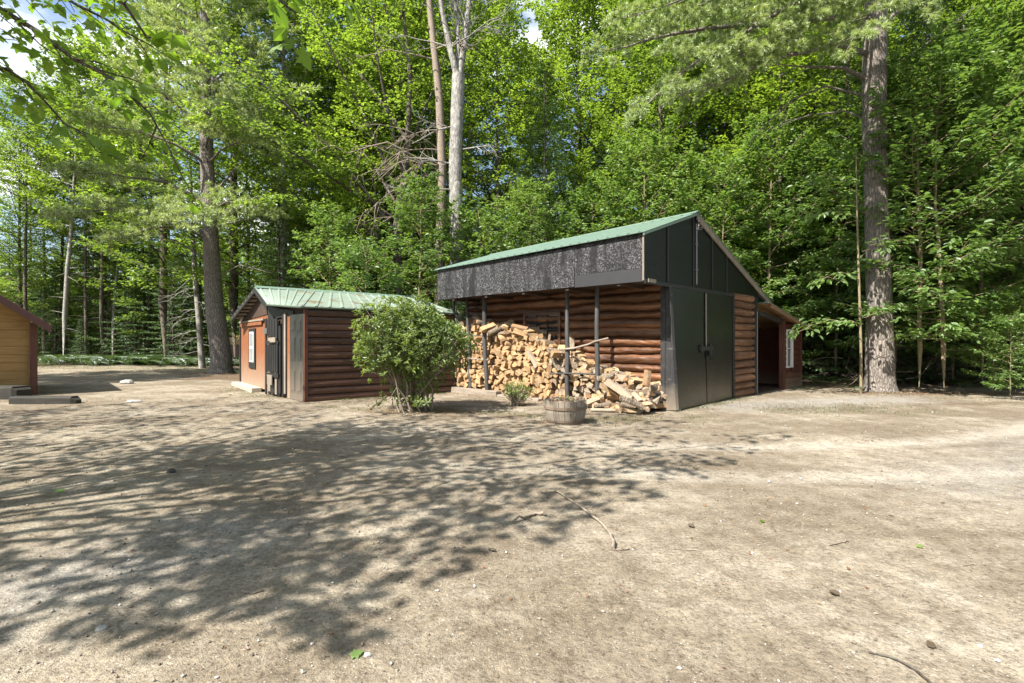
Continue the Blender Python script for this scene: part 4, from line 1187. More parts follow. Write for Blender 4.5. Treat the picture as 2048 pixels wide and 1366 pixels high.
# ------------------------------------------------------------------ half-barrel planter
bx_, by_ = G(1131, 846)
planter = empty('barrel_planter', (bx_, by_, gz(bx_, by_) - .01), 0, 'weathered half barrel planter with dead stems standing before the woodpile', 'planter')
g = np.random.default_rng(6); NS = 22
HB = .42; r0_, r1_ = .305, .37
mb = MB()
for k in range(NS):
    a0 = 2 * math.pi * k / NS + .008; a1 = 2 * math.pi * (k + 1) / NS - .008
    zt = HB + g.uniform(-.02, .012) - (.06 if k in (20, 21) else 0); dr = g.uniform(-.004, .004)
    def pt(a, r, z): return (r * math.cos(a), r * math.sin(a), z)
    lo = [pt(a0, r0_ + dr, 0), pt(a1, r0_ + dr, 0), pt(a1, r0_ - .025, 0), pt(a0, r0_ - .025, 0)]
    mi_ = [pt(a0, (r0_ + r1_) / 2 + .012 + dr, HB / 2), pt(a1, (r0_ + r1_) / 2 + .012 + dr, HB / 2), pt(a1, (r0_ + r1_) / 2 - .015, HB / 2), pt(a0, (r0_ + r1_) / 2 - .015, HB / 2)]
    hi = [pt(a0, r1_ + dr, zt), pt(a1, r1_ + dr, zt), pt(a1, r1_ - .025, zt), pt(a0, r1_ - .025, zt)]
    v = np.array(lo + mi_ + hi)
    f = [[0, 3, 2, 1], [8, 9, 10, 11]]
    for s_ in (0, 4):
        for q in range(4): f.append([s_ + q, s_ + (q + 1) % 4, s_ + 4 + (q + 1) % 4, s_ + 4 + q])
    mb.add(v, f)
mb.build('staves', GREYWOOD, planter, .004)
for z, w in ((.265, .045), (.055, .035)):
    mb = MB(); nn = 40
    V = []
    for k in range(nn):
        a = 2 * math.pi * k / nn
        for rr, zz in ((.002, 0), (.012, 0), (.012, w), (.002, w)):
            r = r0_ + (r1_ - r0_) * (z + zz) / HB + .012 * math.sin(math.pi * (z + zz) / HB) + rr
            V.append((r * math.cos(a), r * math.sin(a), z + zz))
    f = []
    for k in range(nn):
        for q in range(4): f.append([k * 4 + q, ((k + 1) % nn) * 4 + q, ((k + 1) % nn) * 4 + (q + 1) % 4, k * 4 + (q + 1) % 4])
    mb.add(V, f); mb.build('hoop', wood_mat('rusty_hoop' + str(int(z * 100)), [(.25, (.09, .065, .05)), (.5, (.17, .125, .095)), (.8, (.24, .18, .14))], 'x', 1, .8), planter)
mb = MB(); V = [(0, 0, HB - .02)]; f = []
for k in range(24):
    a = 2 * math.pi * k / 24; V.append(((r1_ - .03) * math.cos(a), (r1_ - .03) * math.sin(a), HB - .07 + g.uniform(-.015, .02)))
for k in range(24): f.append([0, 1 + k, 1 + (k + 1) % 24])
mb.add(V, f); mb.build('soil', SOIL, planter)
mb = MB()
for k in range(46):
    a = g.uniform(0, 6.28); r = .31 * math.sqrt(g.random()); p = np.array([r * math.cos(a), r * math.sin(a), HB - .06]); d = g.normal(0, .5, 3); d[2] = abs(d[2]) * .5 + .15
    tube(mb, [p, p + d * .12, p + d * .2 + g.normal(0, .03, 3)], [.004, .003, .0015], 3, 0, False)
st_ = mb.build('dead_stems', TWIGM, planter)
n = 160; a = g.uniform(0, 6.28, n); r = .33 * np.sqrt(g.random(n)); P = np.column_stack([r * np.cos(a), r * np.sin(a), HB - .04 + g.uniform(0, .06, n)])
mb = MB(); leaves(mb, P, g.normal(0, 1, (n, 3)), np.array([0, 0, 1.]) + g.normal(0, .5, (n, 3)), g.uniform(.03, .08, n), g.uniform(.015, .04, n), g.random(n)); mb.build('withered_leaves', DEADL, planter)
n = 26; P = np.column_stack([g.uniform(-.12, .1, n), g.uniform(-.25, .1, n), HB - .03 + g.uniform(0, .06, n)])
mb = MB(); leaves(mb, P, g.normal(0, .6, (n, 3)) + [0, 0, .5], g.normal(0, 1, (n, 3)), .06, .02, g.random(n), OVAL); mb.build('green_shoot', GRASSM, planter)

# ------------------------------------------------------------------ bushes
def bush(name, loc, H, Rx, seed, nst, nclus, label, leafL=.085, leafW=.03, bare=.45, sm=TWIGM, per=9, low=.25):
    g = np.random.default_rng(seed)
    st, fo = MB(), MB()
    ctr = np.array([0, 0, H * .62]); ax = np.array([Rx, Rx, H * .40])
    P = []
    dirs = nrm(g.normal(0, 1, (nclus, 3)))
    rr = g.random(nclus) ** .38
    lump = .68 + .58 * vnoise(dirs[:, 0] * 2.2 + 5, dirs[:, 1] * 2.2 + dirs[:, 2] * 1.7 + 9, seed)
    P = ctr + dirs * ax * (rr * lump)[:, None]
    P = P[P[:, 2] > H * low * g.uniform(.55, 1.3, len(P))]
    k = nclus // 17; P = np.concatenate([P, np.column_stack([g.normal(0, Rx * .3, k), g.normal(0, Rx * .3, k), g.uniform(.08, .45, k) * H])])
    n = len(P)
    # stems from the foot to some of the clusters
    feet = [np.array([g.normal(0, Rx * .16), g.normal(0, Rx * .16), -.03]) for _ in range(nst)]
    mids = []
    for k in range(nst):
        e = P[g.integers(n)]
        m_ = feet[k] * .35 + e * .65 * np.array([.8, .8, .75])
        pts = np.array([feet[k], feet[k] * .8 + m_ * .2 + g.normal(0, .03, 3), (feet[k] + m_) / 2 + g.normal(0, .05, 3), m_, e])
        tube(st, pts, [.02 * H / 2 + .004, .016 * H / 2 + .003, .013 * H / 2 + .003, .009, .004], 6, 0, False, .08, k)
        mids.append(m_)
    mids = np.array(mids)
    for k in range(min(n, nst * 9)):
        e = P[g.integers(n)]; m_ = mids[np.argmin(((mids - e) ** 2).sum(1))]
        tube(st, [m_, (m_ + e) / 2 + g.normal(0, .04, 3), e], [.007, .005, .003], 4, 0, False)
    i = np.repeat(np.arange(n), per)
    out = nrm(P - (ctr - [0, 0, H * .25]))
    upv = nrm(out[i] * .7 + np.array([0, 0, .7]) + g.normal(0, .25, (len(i), 3)))
    a = g.uniform(0, 6.28, len(i))
    ref = nrm(np.cross(upv, np.array([.3, .5, .2]))); ref2 = np.cross(upv, ref)
    rad = ref * np.cos(a)[:, None] + ref2 * np.sin(a)[:, None]
    D = rad * g.uniform(.5, 1.1, (len(i), 1)) + upv * g.uniform(.1, .8, (len(i), 1))
    N = upv + rad * .2 + g.normal(0, .25, (len(i), 3))
    c = clump_rnd(g, P[i], i, cell=.45, seed=seed)
    s = g.uniform(.6, 1.2, len(i))
    leaves(fo, P[i] + g.normal(0, .02, (len(i), 3)), D, N, leafL * s, leafW * s, c, OVAL)
    root = empty(name, (loc[0], loc[1], gz(*loc)), g.uniform(0, 6), label, 'bush')
    st.build('stems', sm, root); fo.build('foliage', BUSHL, root)
    return root
bush('rhododendron_bush', G(824, 822), 2.2, 1.06, 21, 30, 2100, 'big rounded green bush with bare lower stems in front of the small shed', .095, .034, per=10, low=.36)
bush('small_bush', G(1034, 812), .52, .36, 22, 40, 120, 'knee-high bright green bush with bare outer twigs left of the barrel', .06, .022, per=8, low=.3)

# ------------------------------------------------------------------ timbers by the hut, stones, sticks, litter
def timber(name, px, py, L, w, h, rz, label, mat, cat='timber'):
    x, y = G(px, py); mb = MB(); c = .09
    prism(mb, [(0, -w / 2, 0), (0, w / 2, 0), (0, w / 2, h - .03), (0, w / 2 - .03, h), (0, -w / 2 + .03, h), (0, -w / 2, h - .03)], (-L + c, 0, 0))
    hexa(mb, [(0, -w / 2, 0), (c, -w / 2 + c * .5, 0), (c, w / 2 - c * .5, 0), (0, w / 2, 0)], [(0, -w / 2, h - .03), (c, -w / 2 + c * .5, h - .09), (c, w / 2 - c * .5, h - .09), (0, w / 2, h - .03)])
    o = mb.build(name, mat, None, .012); o.location = (x, y, gz(x, y) - .03); o.rotation_euler = (0, 0, rz)
    return tag(o, label, cat)
timber('landscape_timber', 150, 806, 1.45, .24, .2, R(2), 'dark weathered timber lying on the ground with its chamfered end at right', DARKTIMB)
timber('stone_block', 42, 797, 1.3, .45, .34, R(-4), 'taller grey block step lying behind the dark timber by the hut', DARKTIMB, 'step')
def rock(px, py, r, seed, label, mat=STONE, flat=.5):
    g = np.random.default_rng(seed); x, y = G(px, py); mb = MB()
    V = []; nu, nv = 9, 6; f = []
    for j in range(nv + 1):
        for i in range(nu):
            th = math.pi * j / nv; ph = 2 * math.pi * i / nu
            V.append(np.array([math.sin(th) * math.cos(ph), math.sin(th) * math.sin(ph), flat * math.cos(th)]) * r * g.uniform(.8, 1.2))
    for j in range(nv):
        for i in range(nu): f.append([j * nu + i, (j + 1) * nu + i, (j + 1) * nu + (i + 1) % nu, j * nu + (i + 1) % nu])
    mb.add(V, f); o = mb.build('stone', mat); o.location = (x, y, gz(x, y) + r * flat * .35)
    return tag(o, label, 'stone')
rock(255, 768, .2, 1, 'pale flat stone in the sunlit clearing left of the big pine')
rock(270, 803, .16, 2, 'pale slab of stone half sunk in the dirt near the timber end', STONE, .25)
rock(343, 949, .045, 3, 'dark lumpy stone in the dappled shade at mid left', plain('dark_rock', (.07, .065, .06), .95, .2, 0, .4, 20), .7)
rock(735, 1312, .016, 5, 'small white pebble beside the green maple leaf in the foreground', plain('white_pebble', (.4, .39, .37), .9), .7)
rock(203, 1258, .025, 6, 'flat whitish chip of stone at the lower left foreground', plain('white_chip', (.34, .33, .31), .9), .4)
rock(1960, 1288, .014, 7, 'tiny grey stone on bare sand at the lower right', STONE, .6)
def twig(pix, r, label, seed, name='fallen_stick', mat=TWIGM, fork=None):
    pts = [np.array([*G(*p), 0]) for p in pix]
    o0 = pts[0].copy(); g = np.random.default_rng(seed); P = []
    for a, b in zip(pts[:-1], pts[1:]):
        for t in (0, .33, .66): P.append(a * (1 - t) + b * t)
    P.append(pts[-1])
    for p in P: p[2] = gz(p[0], p[1]) + r * .9 + abs(g.normal(0, r * .8)); p[:2] += g.normal(0, r * .5, 2)
    P = [p - o0 for p in P]
    mb = MB(); tube(mb, P, np.linspace(r * .6, r, len(P)), 7, 0, True, .12, seed)
    if fork:
        q = P[len(P) // 2]; e = np.array([*G(*fork), 0]) - o0; e[2] = gz(*G(*fork)) + r; tube(mb, [q, (q + e) / 2 + [0, 0, r], e], [r * .6, r * .5, r * .3], 6)
    o = mb.build(name, mat); o.location = o0
    return tag(o, label, 'stick')
twig([(1108, 985), (1150, 1008), (1195, 1040), (1222, 1072), (1229, 1100)], .012, 'long thin curved stick lying on the sand in the middle foreground', 1)
twig([(1026, 1046), (1055, 1035), (1072, 1029), (1092, 1032)], .014, 'short thick grey stick left of the long curved stick', 2)
twig([(1228, 1102), (1243, 1101), (1258, 1098)], .006, 'short straight twig at the thick end of the curved stick', 3)
twig([(1660, 1092), (1682, 1086), (1698, 1083)], .006, 'thin straight twig on open sand right of centre', 4)
twig([(1738, 1304), (1780, 1316), (1830, 1340), (1866, 1372)], .006, 'dark thin twig curving off at the bottom right corner', 5, mat=DARKBARK)
twig([(1345, 1098), (1370, 1100), (1400, 1103)], .004, 'pale thin twig right of the curved stick in the sand', 6)
twig([(490, 1187), (505, 1189), (530, 1182)], .004, 'small bent twig near the tip of the leaf shadows', 7, mat=DARKBARK)
twig([(740, 822), (765, 800), (775, 792)], .016, 'grey stick poking from under the left side of the big bush', 8)
twig([(1924, 1132), (1945, 1130), (1970, 1129)], .004, 'thin twig near the right edge of the sand', 9)
twig([(978, 1104), (984, 1105), (989, 1104)], .01, 'stubby brown bit of wood in the centre foreground', 10, mat=DARKBARK)
DRYL = leaf_mat('brown_curled_leaf', [(0, (.05, .035, .022)), (1, (.12, .085, .05))], trans=1, mixf=.2)
def single_leaf(px, py, L, rz, label, mat, shape=MAPLE, curl=.12):
    x, y = G(px, py); mb = MB()
    leaves(mb, np.array([[0, 0, .004]]), np.array([[math.cos(rz), math.sin(rz), curl]]), np.array([[.1, -.3, 1.]]), L, L * .9, np.array([.6]), shape)
    o = mb.build('fallen_leaf', mat); o.location = (x, y, gz(x, y) + .006)
    return tag(o, label, 'leaf')
single_leaf(702, 1316, .058, .6, 'fresh green maple leaf lying on the sand at bottom centre', LEAFD)
single_leaf(111, 989, .09, 1.2, 'green leaf lying in the shade at mid left', LEAFD)
single_leaf(1680, 1190, .06, 2.2, 'dark curled leaf on the sand right of centre', DRYL, OVAL, .2)
single_leaf(1856, 1292, .05, .4, 'dark curled leaf lying near the twig at the bottom right', DRYL, OVAL, .2)
single_leaf(1834, 1095, .05, .3, 'small olive leaf on the sand at right', LEAFD, OVAL)
single_leaf(1390, 1056, .06, 2.6, 'dark brown leaf on the sand above centre right', DRYL, OVAL, .2)
single_leaf(1523, 1046, .05, 1.0, 'small yellowish green leaf on the sand right of the sticks', LEAFN, OVAL)

# leaf litter, grass
def scatter_litter():
    g = np.random.default_rng(15)
    n = 7000
    Y = 1.8 + 24 * g.random(n) ** 1.1; X = g.uniform(-1.1, 1.1, n) * (Y + .5)
    keep = fbm(X, Y, 1.6, 3, 55) + g.normal(0, .12, n) + np.where(Y > 13, .14, 0) - np.where(Y < 7, .07, 0) > .56
    X, Y = X[keep], Y[keep]; n = len(X)
    for (ax, ay, bx, by, w, k) in ((9.3, 14.2, 11.5, 14.0, .5, 700), (-14, 22.8, -12.2, 22.6, .7, 500), (-4.6, 11.7, -1.6, 14.2, .18, 500), (3.3, 10.3, 6.0, 13.0, .15, 350), (-3.2, 10.8, -1.4, 10.3, .5, 700), (.6, 8.7, 1.3, 8.7, .2, 250), (11, 14.3, 19, 13.2, .9, 1500)):
        t = g.random(k); X = np.concatenate([X, ax + (bx - ax) * t + g.normal(0, w, k)]); Y = np.concatenate([Y, ay + (by - ay) * t + g.normal(0, w, k)])
    n = len(X)
    P = np.column_stack([X, Y, ground_z(X, Y) + .008])
    s = g.uniform(.3, 1, n) ** 2 * .06 * (.55 + .04 * Y)
    mb = MB(); leaves(mb, P, np.column_stack([g.normal(0, 1, n), g.normal(0, 1, n), g.normal(0, .25, n)]), np.array([0, 0, 1.]) + g.normal(0, .35, (n, 3)), s, s * g.uniform(.15, .7, n), g.random(n) * .9)
    o = mb.build('leaf_litter', DEADL); tag(o, 'dry brown leaf bits and needles scattered over the dirt', 'leaf litter', kind='stuff')
scatter_litter()
def grass_patch(name, polys, label, n, hgt, seed):
    g = np.random.default_rng(seed); PX, PY = [], []
    for (ax, ay, bx, by, w, k) in polys:
        t = g.random(int(n * k)); PX.append(ax + (bx - ax) * t + g.normal(0, w, len(t))); PY.append(ay + (by - ay) * t + g.normal(0, w, len(t)))
    X, Y = np.concatenate(PX), np.concatenate(PY)
    keep = fbm(X, Y, .5, 3, seed) + g.normal(0, .05, len(X)) > .5
    X, Y = X[keep], Y[keep]; m = len(X)
    P = np.column_stack([X, Y, ground_z(X, Y) - .003])
    D = np.column_stack([g.normal(0, .5, m), g.normal(0, .5, m), np.ones(m)])
    mb = MB(); leaves(mb, P, D, g.normal(0, 1, (m, 3)), hgt * g.uniform(.4, 1.3, m), .006 * g.uniform(.8, 1.8, m), g.random(m))
    o = mb.build(name, GRASSM); tag(o, label, 'grass', kind='stuff')
grass_patch('grass', [(-4.6, 11.75, -1.7, 14.2, .1, .16), (8.1, 15.0, 9.4, 16.0, .25, .1), (9.7, 14.1, 11.2, 14.1, .25, .12), (3.2, 10.2, 5.9, 12.9, .12, .12), (-6.9, 13.6, -8.4, 15.7, .3, .1), (-3.6, 10.9, 3.6, 8.7, .45, .35), (5.0, 10.5, 8.5, 10.7, .5, .3), (-5.2, 12.2, -7.2, 13.4, .4, .12), (1.0, 9.2, 3.4, 9.6, .3, .15), (9, 13.0, 15, 12.6, .7, .2)], 'thin tufts of short grass coming through the dirt', 7000, .05, 61)
grass_patch('grass_verge', [(-26, 27.5, -11, 25, 1.6, .6), (-27, 31, -12, 30, 2, .6)], 'sparse green grass along the edge of the left woods', 6000, .13, 62)
# ------------------------------------------------------------------ trees grown along given limbs (world coordinates minus the foot)
def limbtree(name, foot, trunk, tr_r, limbs, seed, label, cat, tm, cm, leafL, leafW, shape, group=None, droop=.25, spread=.5, bare=(), tilt=.4):
    g = np.random.default_rng(seed); O = np.array([foot[0], foot[1], gz(*foot)])
    tr, cr = MB(), MB()
    tube(tr, np.array(trunk) - O, tr_r, 12, 0, True, .05, seed)
    TP, TD, TL, PER = [], [], [], []
    for (pts, r, ntw, tl, per, frac) in limbs:
        p = np.array(pts) - O
        k = 10; s = np.linspace(0, 1, len(p)); S = np.linspace(0, 1, k)      # smooth it
        q = np.stack([np.interp(S, s, p[:, c]) for c in range(3)], -1)
        q[1:-1] = (q[:-2] + 2 * q[1:-1] + q[2:]) / 4; q[1:-1] += g.normal(0, .035, (k - 2, 3))
        tube(tr, q, np.linspace(r, .006, k), 7, 0, False, .07, seed)
        P, T, l = twigs_on(q, g, ntw, frac, tl, .85, .22)
        for a in range(len(P)):
            e = P[a] + T[a] * l[a] - np.array([0, 0, .1 * l[a]])
            tube(tr, [P[a], (P[a] + e) / 2 + g.normal(0, .03, 3), e], [.012 * min(1, r * 20), .008 * min(1, r * 20), .003], 4, 0, False)
            if l[a] > 1.0:                       # side shoots
                for h in (.35, .6, .8):
                    d = nrm(T[a] + nrm(np.cross([0, 0, 1.], T[a])) * g.choice([-1, 1]) * .9 + g.normal(0, .15, 3))
                    TP.append((P[a] * (1 - h) + e * h)[None]); TD.append(d[None]); TL.append(np.array([l[a] * .5])); PER.append(np.array([max(3, per // 2)]))
                    tube(tr, [TP[-1][0], TP[-1][0] + d * l[a] * .45], [.006, .002], 3, 0, False)
        TP.append(P); TD.append(T); TL.append(l); PER.append(np.full(len(P), per))
    for pts, r in bare:
        p = np.array(pts) - O; tube(tr, p, np.linspace(r, .006, len(p)), 7, 0, False, .1, seed + 1)
        P, T, l = twigs_on(p, g, 9, .4, .6, .6, .3)
        for a in range(len(P)): tube(tr, [P[a], P[a] + T[a] * l[a] * .5 + g.normal(0, .03, 3), P[a] + T[a] * l[a]], [.009, .006, .003], 4, 0, False)
    TP, TD, TL, PER = map(np.concatenate, (TP, TD, TL, PER))
    idx = np.repeat(np.arange(len(TP)), PER)
    P, D, N, i = spray(g, TP[idx], TD[idx], TL[idx], 1, spread, droop, tilt, .06)
    s = g.uniform(.6, 1.2, len(P))
    leaves(cr, P, D, N, leafL * s, leafW * s, clump_rnd(g, P, i, cell=1.2, seed=seed), shape)
    root = empty(name, O, 0, label, cat, group)
    tr.build('trunk', tm, root); cr.build('crown', cm, root)
    return root

gt = np.random.default_rng(99)
# maple beside the photographer: its crown shades the yard, a few low sprays hang into view
foot = (-9.2, -.4)
T0 = [(-9.2, -.4, -.1), (-9.1, -.3, 1.5), (-9.0, -.1, 3.2), (-8.7, .2, 5.2), (-8.5, .5, 7.5), (-8.3, .9, 10.5)]
ends = [(-4.55, -.75, 6.0), (-3.9, .15, 6.3), (-3.1, .9, 6.6), (-2.1, 1.9, 6.9), (-.7, 3.5, 6.9), (-1.9, 4.6, 7.3), (-3.9, 5.4, 7.2), (-6.2, 5.8, 7.2), (-8.6, 5.8, 7.6),
        (-5.2, 2.0, 7.4), (-7.0, 3.6, 7.0), (-5.3, 5.5, 7.6), (-3.0, 5.0, 7.8), (-10.5, 4.8, 7.4), (-12.5, 2.5, 7.5), (-12.8, -3.2, 7.6), (-7.4, 1.0, 11.5), (-9.8, 2.0, 11.2)]
limbs = []
for k, e in enumerate(ends):
    h0 = 3.6 + .22 * (k % 9) if e[2] < 9 else 8.5
    s_ = np.array([np.interp(h0, [p[2] for p in T0], [p[c] for p in T0]) for c in range(3)])
    e = np.array(e); mid1 = s_ * .66 + e * .34 + np.array([0, 0, .55]); mid2 = s_ * .3 + e * .7 + np.array([0, 0, .25])
    if k == 0: mid1, mid2 = np.array([-7.4, .8, 5.7]), np.array([-5.8, .35, 6.2])
    limbs.append(([s_, mid1, mid2, e], .06, 15 if k == 0 else 16, .6 if k == 0 else .9 if k < 3 else 1.1, 26 if k == 0 else 18, .66 if k == 0 else .52 if k < 3 else .32))
low = [([(-9.0, -.1, 3.6), (-6.6, 2.6, 4.4), P3(-60, -20, 4.7), P3(60, 35, 4.7), P3(150, 105, 4.8), P3(260, 190, 4.9), P3(335, 290, 5.1)], .04, 26, .75, 8, .45),
       ([(-6.6, 2.6, 4.4), P3(-120, 60, 4.4), P3(0, 120, 4.5), P3(80, 190, 4.6), P3(170, 270, 4.7)], .025, 20, .65, 8, .35),
       ([(-6.6, 2.8, 4.5), P3(-40, -90, 4.9), P3(100, -40, 5.0), P3(200, 40, 5.1), P3(300, 90, 5.3)], .025, 20, .7, 9, .4),
       ([(-5.4, -.2, 5.6), P3(60, -300, 3.2), P3(190, -60, 3.1), P3(250, 10, 3.1), P3(320, 75, 3.15)], .018, 7, .26, 5, .68),
       ([(-4.4, .2, 5.9), P3(330, -420, 3.4), P3(480, -120, 3.3), P3(560, -20, 3.3), P3(590, 50, 3.35)], .016, 6, .24, 4, .74),
       ([(-3.2, 1.0, 6.2), P3(560, -420, 3.5), P3(640, -150, 3.5), P3(690, -40, 3.5)], .014, 5, .22, 4, .72)]
limbtree('maple_tree', foot, T0, [.26, .21, .19, .16, .12, .05], limbs + low, 31, 'maple whose low sprays of lobed leaves hang in from above beside the sky gap', 'tree', DARKBARK, LEAFN, .125, .115, MAPLE)

# second shade tree further left, wholly beside the view
foot = (-15.5, 2.8)
T1 = [(-15.5, 2.8, -.1), (-15.4, 2.9, 3), (-15.2, 3.2, 6), (-15, 3.5, 9.5)]
ends = [(-9.6, 5.6, 6.6), (-8.6, 7.6, 7.9), (-10.5, 7.4, 7.2), (-12.0, 8.2, 7.4), (-11.4, 5.4, 6.6), (-13.5, 6.6, 6.4), (-10.6, 3.4, 6.6), (-12.0, 1.4, 6.2), (-17, 7, 7), (-14.6, -.4, 6.5), (-18.4, 1.4, 7), (-15.8, 5, 11)]
limbs = []
for k, e in enumerate(ends):
    h0 = 3.2 + .3 * (k % 8); s_ = np.array([np.interp(h0, [p[2] for p in T1], [p[c] for p in T1]) for c in range(3)]); e = np.array(e)
    limbs.append(([s_, s_ * .66 + e * .34 + [0, 0, .5], s_ * .3 + e * .7 + [0, 0, .3], e], .06, 15, 1.15, 19, .25))
limbtree('maple_tree', foot, T1, [.24, .2, .15, .05], limbs, 32, 'broad maple standing beyond the tan hut, shading the left of the yard', 'tree', DARKBARK, LEAF, .13, .115, RHOMB)

# leaning maple behind the small shed, long limbs arching to the upper left
foot = (-4.9, 22.6)
trunk = [(-4.9, 22.6, -.1), P3(800, 560, 22.6), P3(790, 480, 22.4), P3(800, 400, 22.4), P3(815, 300, 22.6), P3(820, 150, 23), P3(800, -40, 23.4)]
LL = [([P3(795, 470, 22.4), P3(690, 330, 21), P3(570, 205, 19.6), P3(470, 125, 18.6), P3(380, 90, 18)], .1, 22, 1.6, 44, .25),
      ([P3(792, 440, 22.4), P3(640, 340, 20.6), P3(500, 250, 19.4), P3(400, 220, 18.6)], .085, 20, 1.5, 44, .3),
      ([P3(800, 400, 22.4), P3(720, 210, 21.2), P3(650, 80, 20.4), P3(600, -40, 20)], .09, 20, 1.6, 44, .25),
      ([P3(806, 350, 22.5), P3(760, 160, 21.6), P3(745, 20, 21), P3(730, -120, 20.6)], .08, 18, 1.6, 44, .25),
      ([P3(798, 500, 22.5), P3(690, 430, 21.2), P3(590, 400, 20.4), P3(520, 400, 19.8)], .06, 18, 1.4, 40, .25),
      ([P3(812, 300, 22.6), P3(860, 200, 23.6), P3(900, 80, 24.4), P3(950, -40, 25)], .07, 18, 1.5, 42, .3),
      ([P3(815, 280, 22.6), P3(700, 120, 24), P3(560, 20, 25), P3(450, -60, 26)], .08, 20, 1.6, 44, .3),
      ([P3(800, 420, 22.4), P3(730, 300, 24), P3(640, 240, 25), P3(560, 260, 26)], .06, 18, 1.5, 42, .3),
      ([P3(792, 470, 22.4), P3(740, 400, 21.5), P3(660, 330, 21), P3(600, 290, 20.5)], .05, 16, 1.5, 40, .3),
      ([P3(800, 520, 22.5), P3(740, 500, 21.4), P3(680, 500, 20.6), P3(640, 520, 20)], .04, 14, 1.0, 22, .3),
      ([P3(800, 40, 23.2), P3(840, -150, 22.5), P3(860, -300, 22)], .06, 18, 1.5, 42, .2), ([P3(810, 100, 23.2), P3(700, -150, 22.5), P3(600, -300, 22)], .06, 18, 1.5, 42, .2)]
limbtree('maple_tree', foot, trunk, [.24, .2, .18, .16, .13, .09, .04], LL, 33, 'leaning maple with long dark limbs arching up over the small green roofed shed', 'tree', DARKBARK, LEAF, .135, .12, RHOMB)

# ------------------------------------------------------------------ white pines
def pine(name, foot, trunk, tr_r, plumes, bare, seed, label, L, W, nn, nt, upper=None):
    g = np.random.default_rng(seed); O = np.array([foot[0], foot[1], gz(*foot)])
    tr, cr = MB(), MB()
    t = np.array(trunk) - O; z = np.concatenate([np.linspace(t[0, 2], .8, 12)[:-1], np.linspace(.8, t[-1, 2], 36)])
    tt = np.column_stack([np.interp(z, t[:, 2], t[:, c]) for c in range(2)] + [z]); rr = np.interp(z, t[:, 2], tr_r)
    rr = rr * (1 + .1 * np.exp(-np.clip(z, 0, None) / .35) + .14 * np.exp(-np.clip(z, 0, None) / .1))
    tube(tr, tt, rr, 22, 0, True, .025, seed)
    for pts, r, ntw, tl, frac in plumes:
        p = np.array(pts) - O; k = 9; s = np.linspace(0, 1, len(p)); S = np.linspace(0, 1, k)
        q = np.stack([np.interp(S, s, p[:, c]) for c in range(3)], -1); q[1:-1] = (q[:-2] + 2 * q[1:-1] + q[2:]) / 4; q[1:-1] += g.normal(0, .03, (k - 2, 3))
        plume(tr, cr, g, q, r, ntw, tl, frac, .75, nt, nn, L, W, .2, 4)
    for pts, r in bare:
        p = np.array(pts) - O; tube(tr, p, np.linspace(r, .008, len(p)), 7, 0, False, .1, seed)
        P, T, l = twigs_on(p, g, 11, .3, .7, .6, .25)
        for a in range(len(P)): tube(tr, [P[a], P[a] + T[a] * l[a] * .5 + g.normal(0, .04, 3), P[a] + T[a] * l[a] - [0, 0, .08]], [.011, .007, .003], 4, 0, False)
    if upper:                                    # whorls of the upper crown
        z0, z1, Rm, nl = upper
        for k in range(nl):
            f = (k + g.random()) / nl; h = z0 + (z1 - z0) * f; c = np.array([np.interp(h, tt[:, 2], tt[:, a]) for a in range(3)])
            pts = limb_poly(c, k * 2.4 + g.normal(0, .3), .05 + .4 * f, Rm * (1.05 - .75 * f) * g.uniform(.8, 1.15), g, .25, 6, .06)
            plume(tr, cr, g, pts, .05 * (1.1 - f), 15, 1.0, .28, .75, 3, 9, L * 1.5, W * 2.2, .2, 3)
    root = empty(name, O, 0, label, 'tree'); tr.build('trunk', PINEBARK, root); cr.build('crown', NEEDLE, root)
    return root
xr, yr = 10.37, 14.6
pl = [([P3(1734, 109, 14.6), P3(1680, 85, 13.8), P3(1543, 121, 12.6), P3(1440, 160, 11.9), P3(1375, 186, 11.5)], .075, 30, 1.05, .34),
      ([P3(1745, 30, 14.6), P3(1558, 48, 13.2), P3(1392, 57, 12.2), P3(1290, 80, 11.7), P3(1215, 100, 11.4)], .08, 30, 1.2, .36),
      ([P3(1750, -60, 14.6), P3(1600, 0, 12.9), P3(1450, 90, 11.9), P3(1360, 150, 11.4), P3(1295, 208, 11.1)], .07, 28, 1.15, .34),
      ([P3(1750, -120, 14.6), P3(1560, -50, 12.8), P3(1400, -10, 11.8), P3(1255, 35, 11.2)], .07, 30, 1.25, .3),
      ([P3(1745, -20, 14.6), P3(1690, 0, 13.4), P3(1600, 40, 12.4), P3(1530, 85, 11.9), P3(1470, 120, 11.6)], .055, 26, 1.0, .3),
      ([P3(1750, -160, 14.6), P3(1620, -110, 12.9), P3(1500, -40, 12), P3(1400, 10, 11.6)], .06, 26, 1.2, .3),
      ([P3(1755, -60, 14.6), P3(1700, -30, 13.2), P3(1640, 10, 12.3), P3(1600, 60, 11.9)], .05, 22, .95, .3),
      ([P3(1755, -90, 14.6), P3(1650, -90, 15.8), P3(1560, -50, 16.8), P3(1460, 10, 17.6)], .06, 24, 1.2, .3),
      ([P3(1752, -90, 14.6), P3(1765, -20, 12.9), P3(1735, 40, 12), P3(1700, 90, 11.6)], .045, 22, .85, .35), ([P3(1752, -130, 14.6), P3(1800, -60, 13), P3(1840, 10, 12.2)], .045, 22, .9, .35),
      ([P3(1775, 40, 14.6), P3(1880, -40, 15.2), P3(1990, -90, 15.8)], .06, 22, 1.1, .4)]
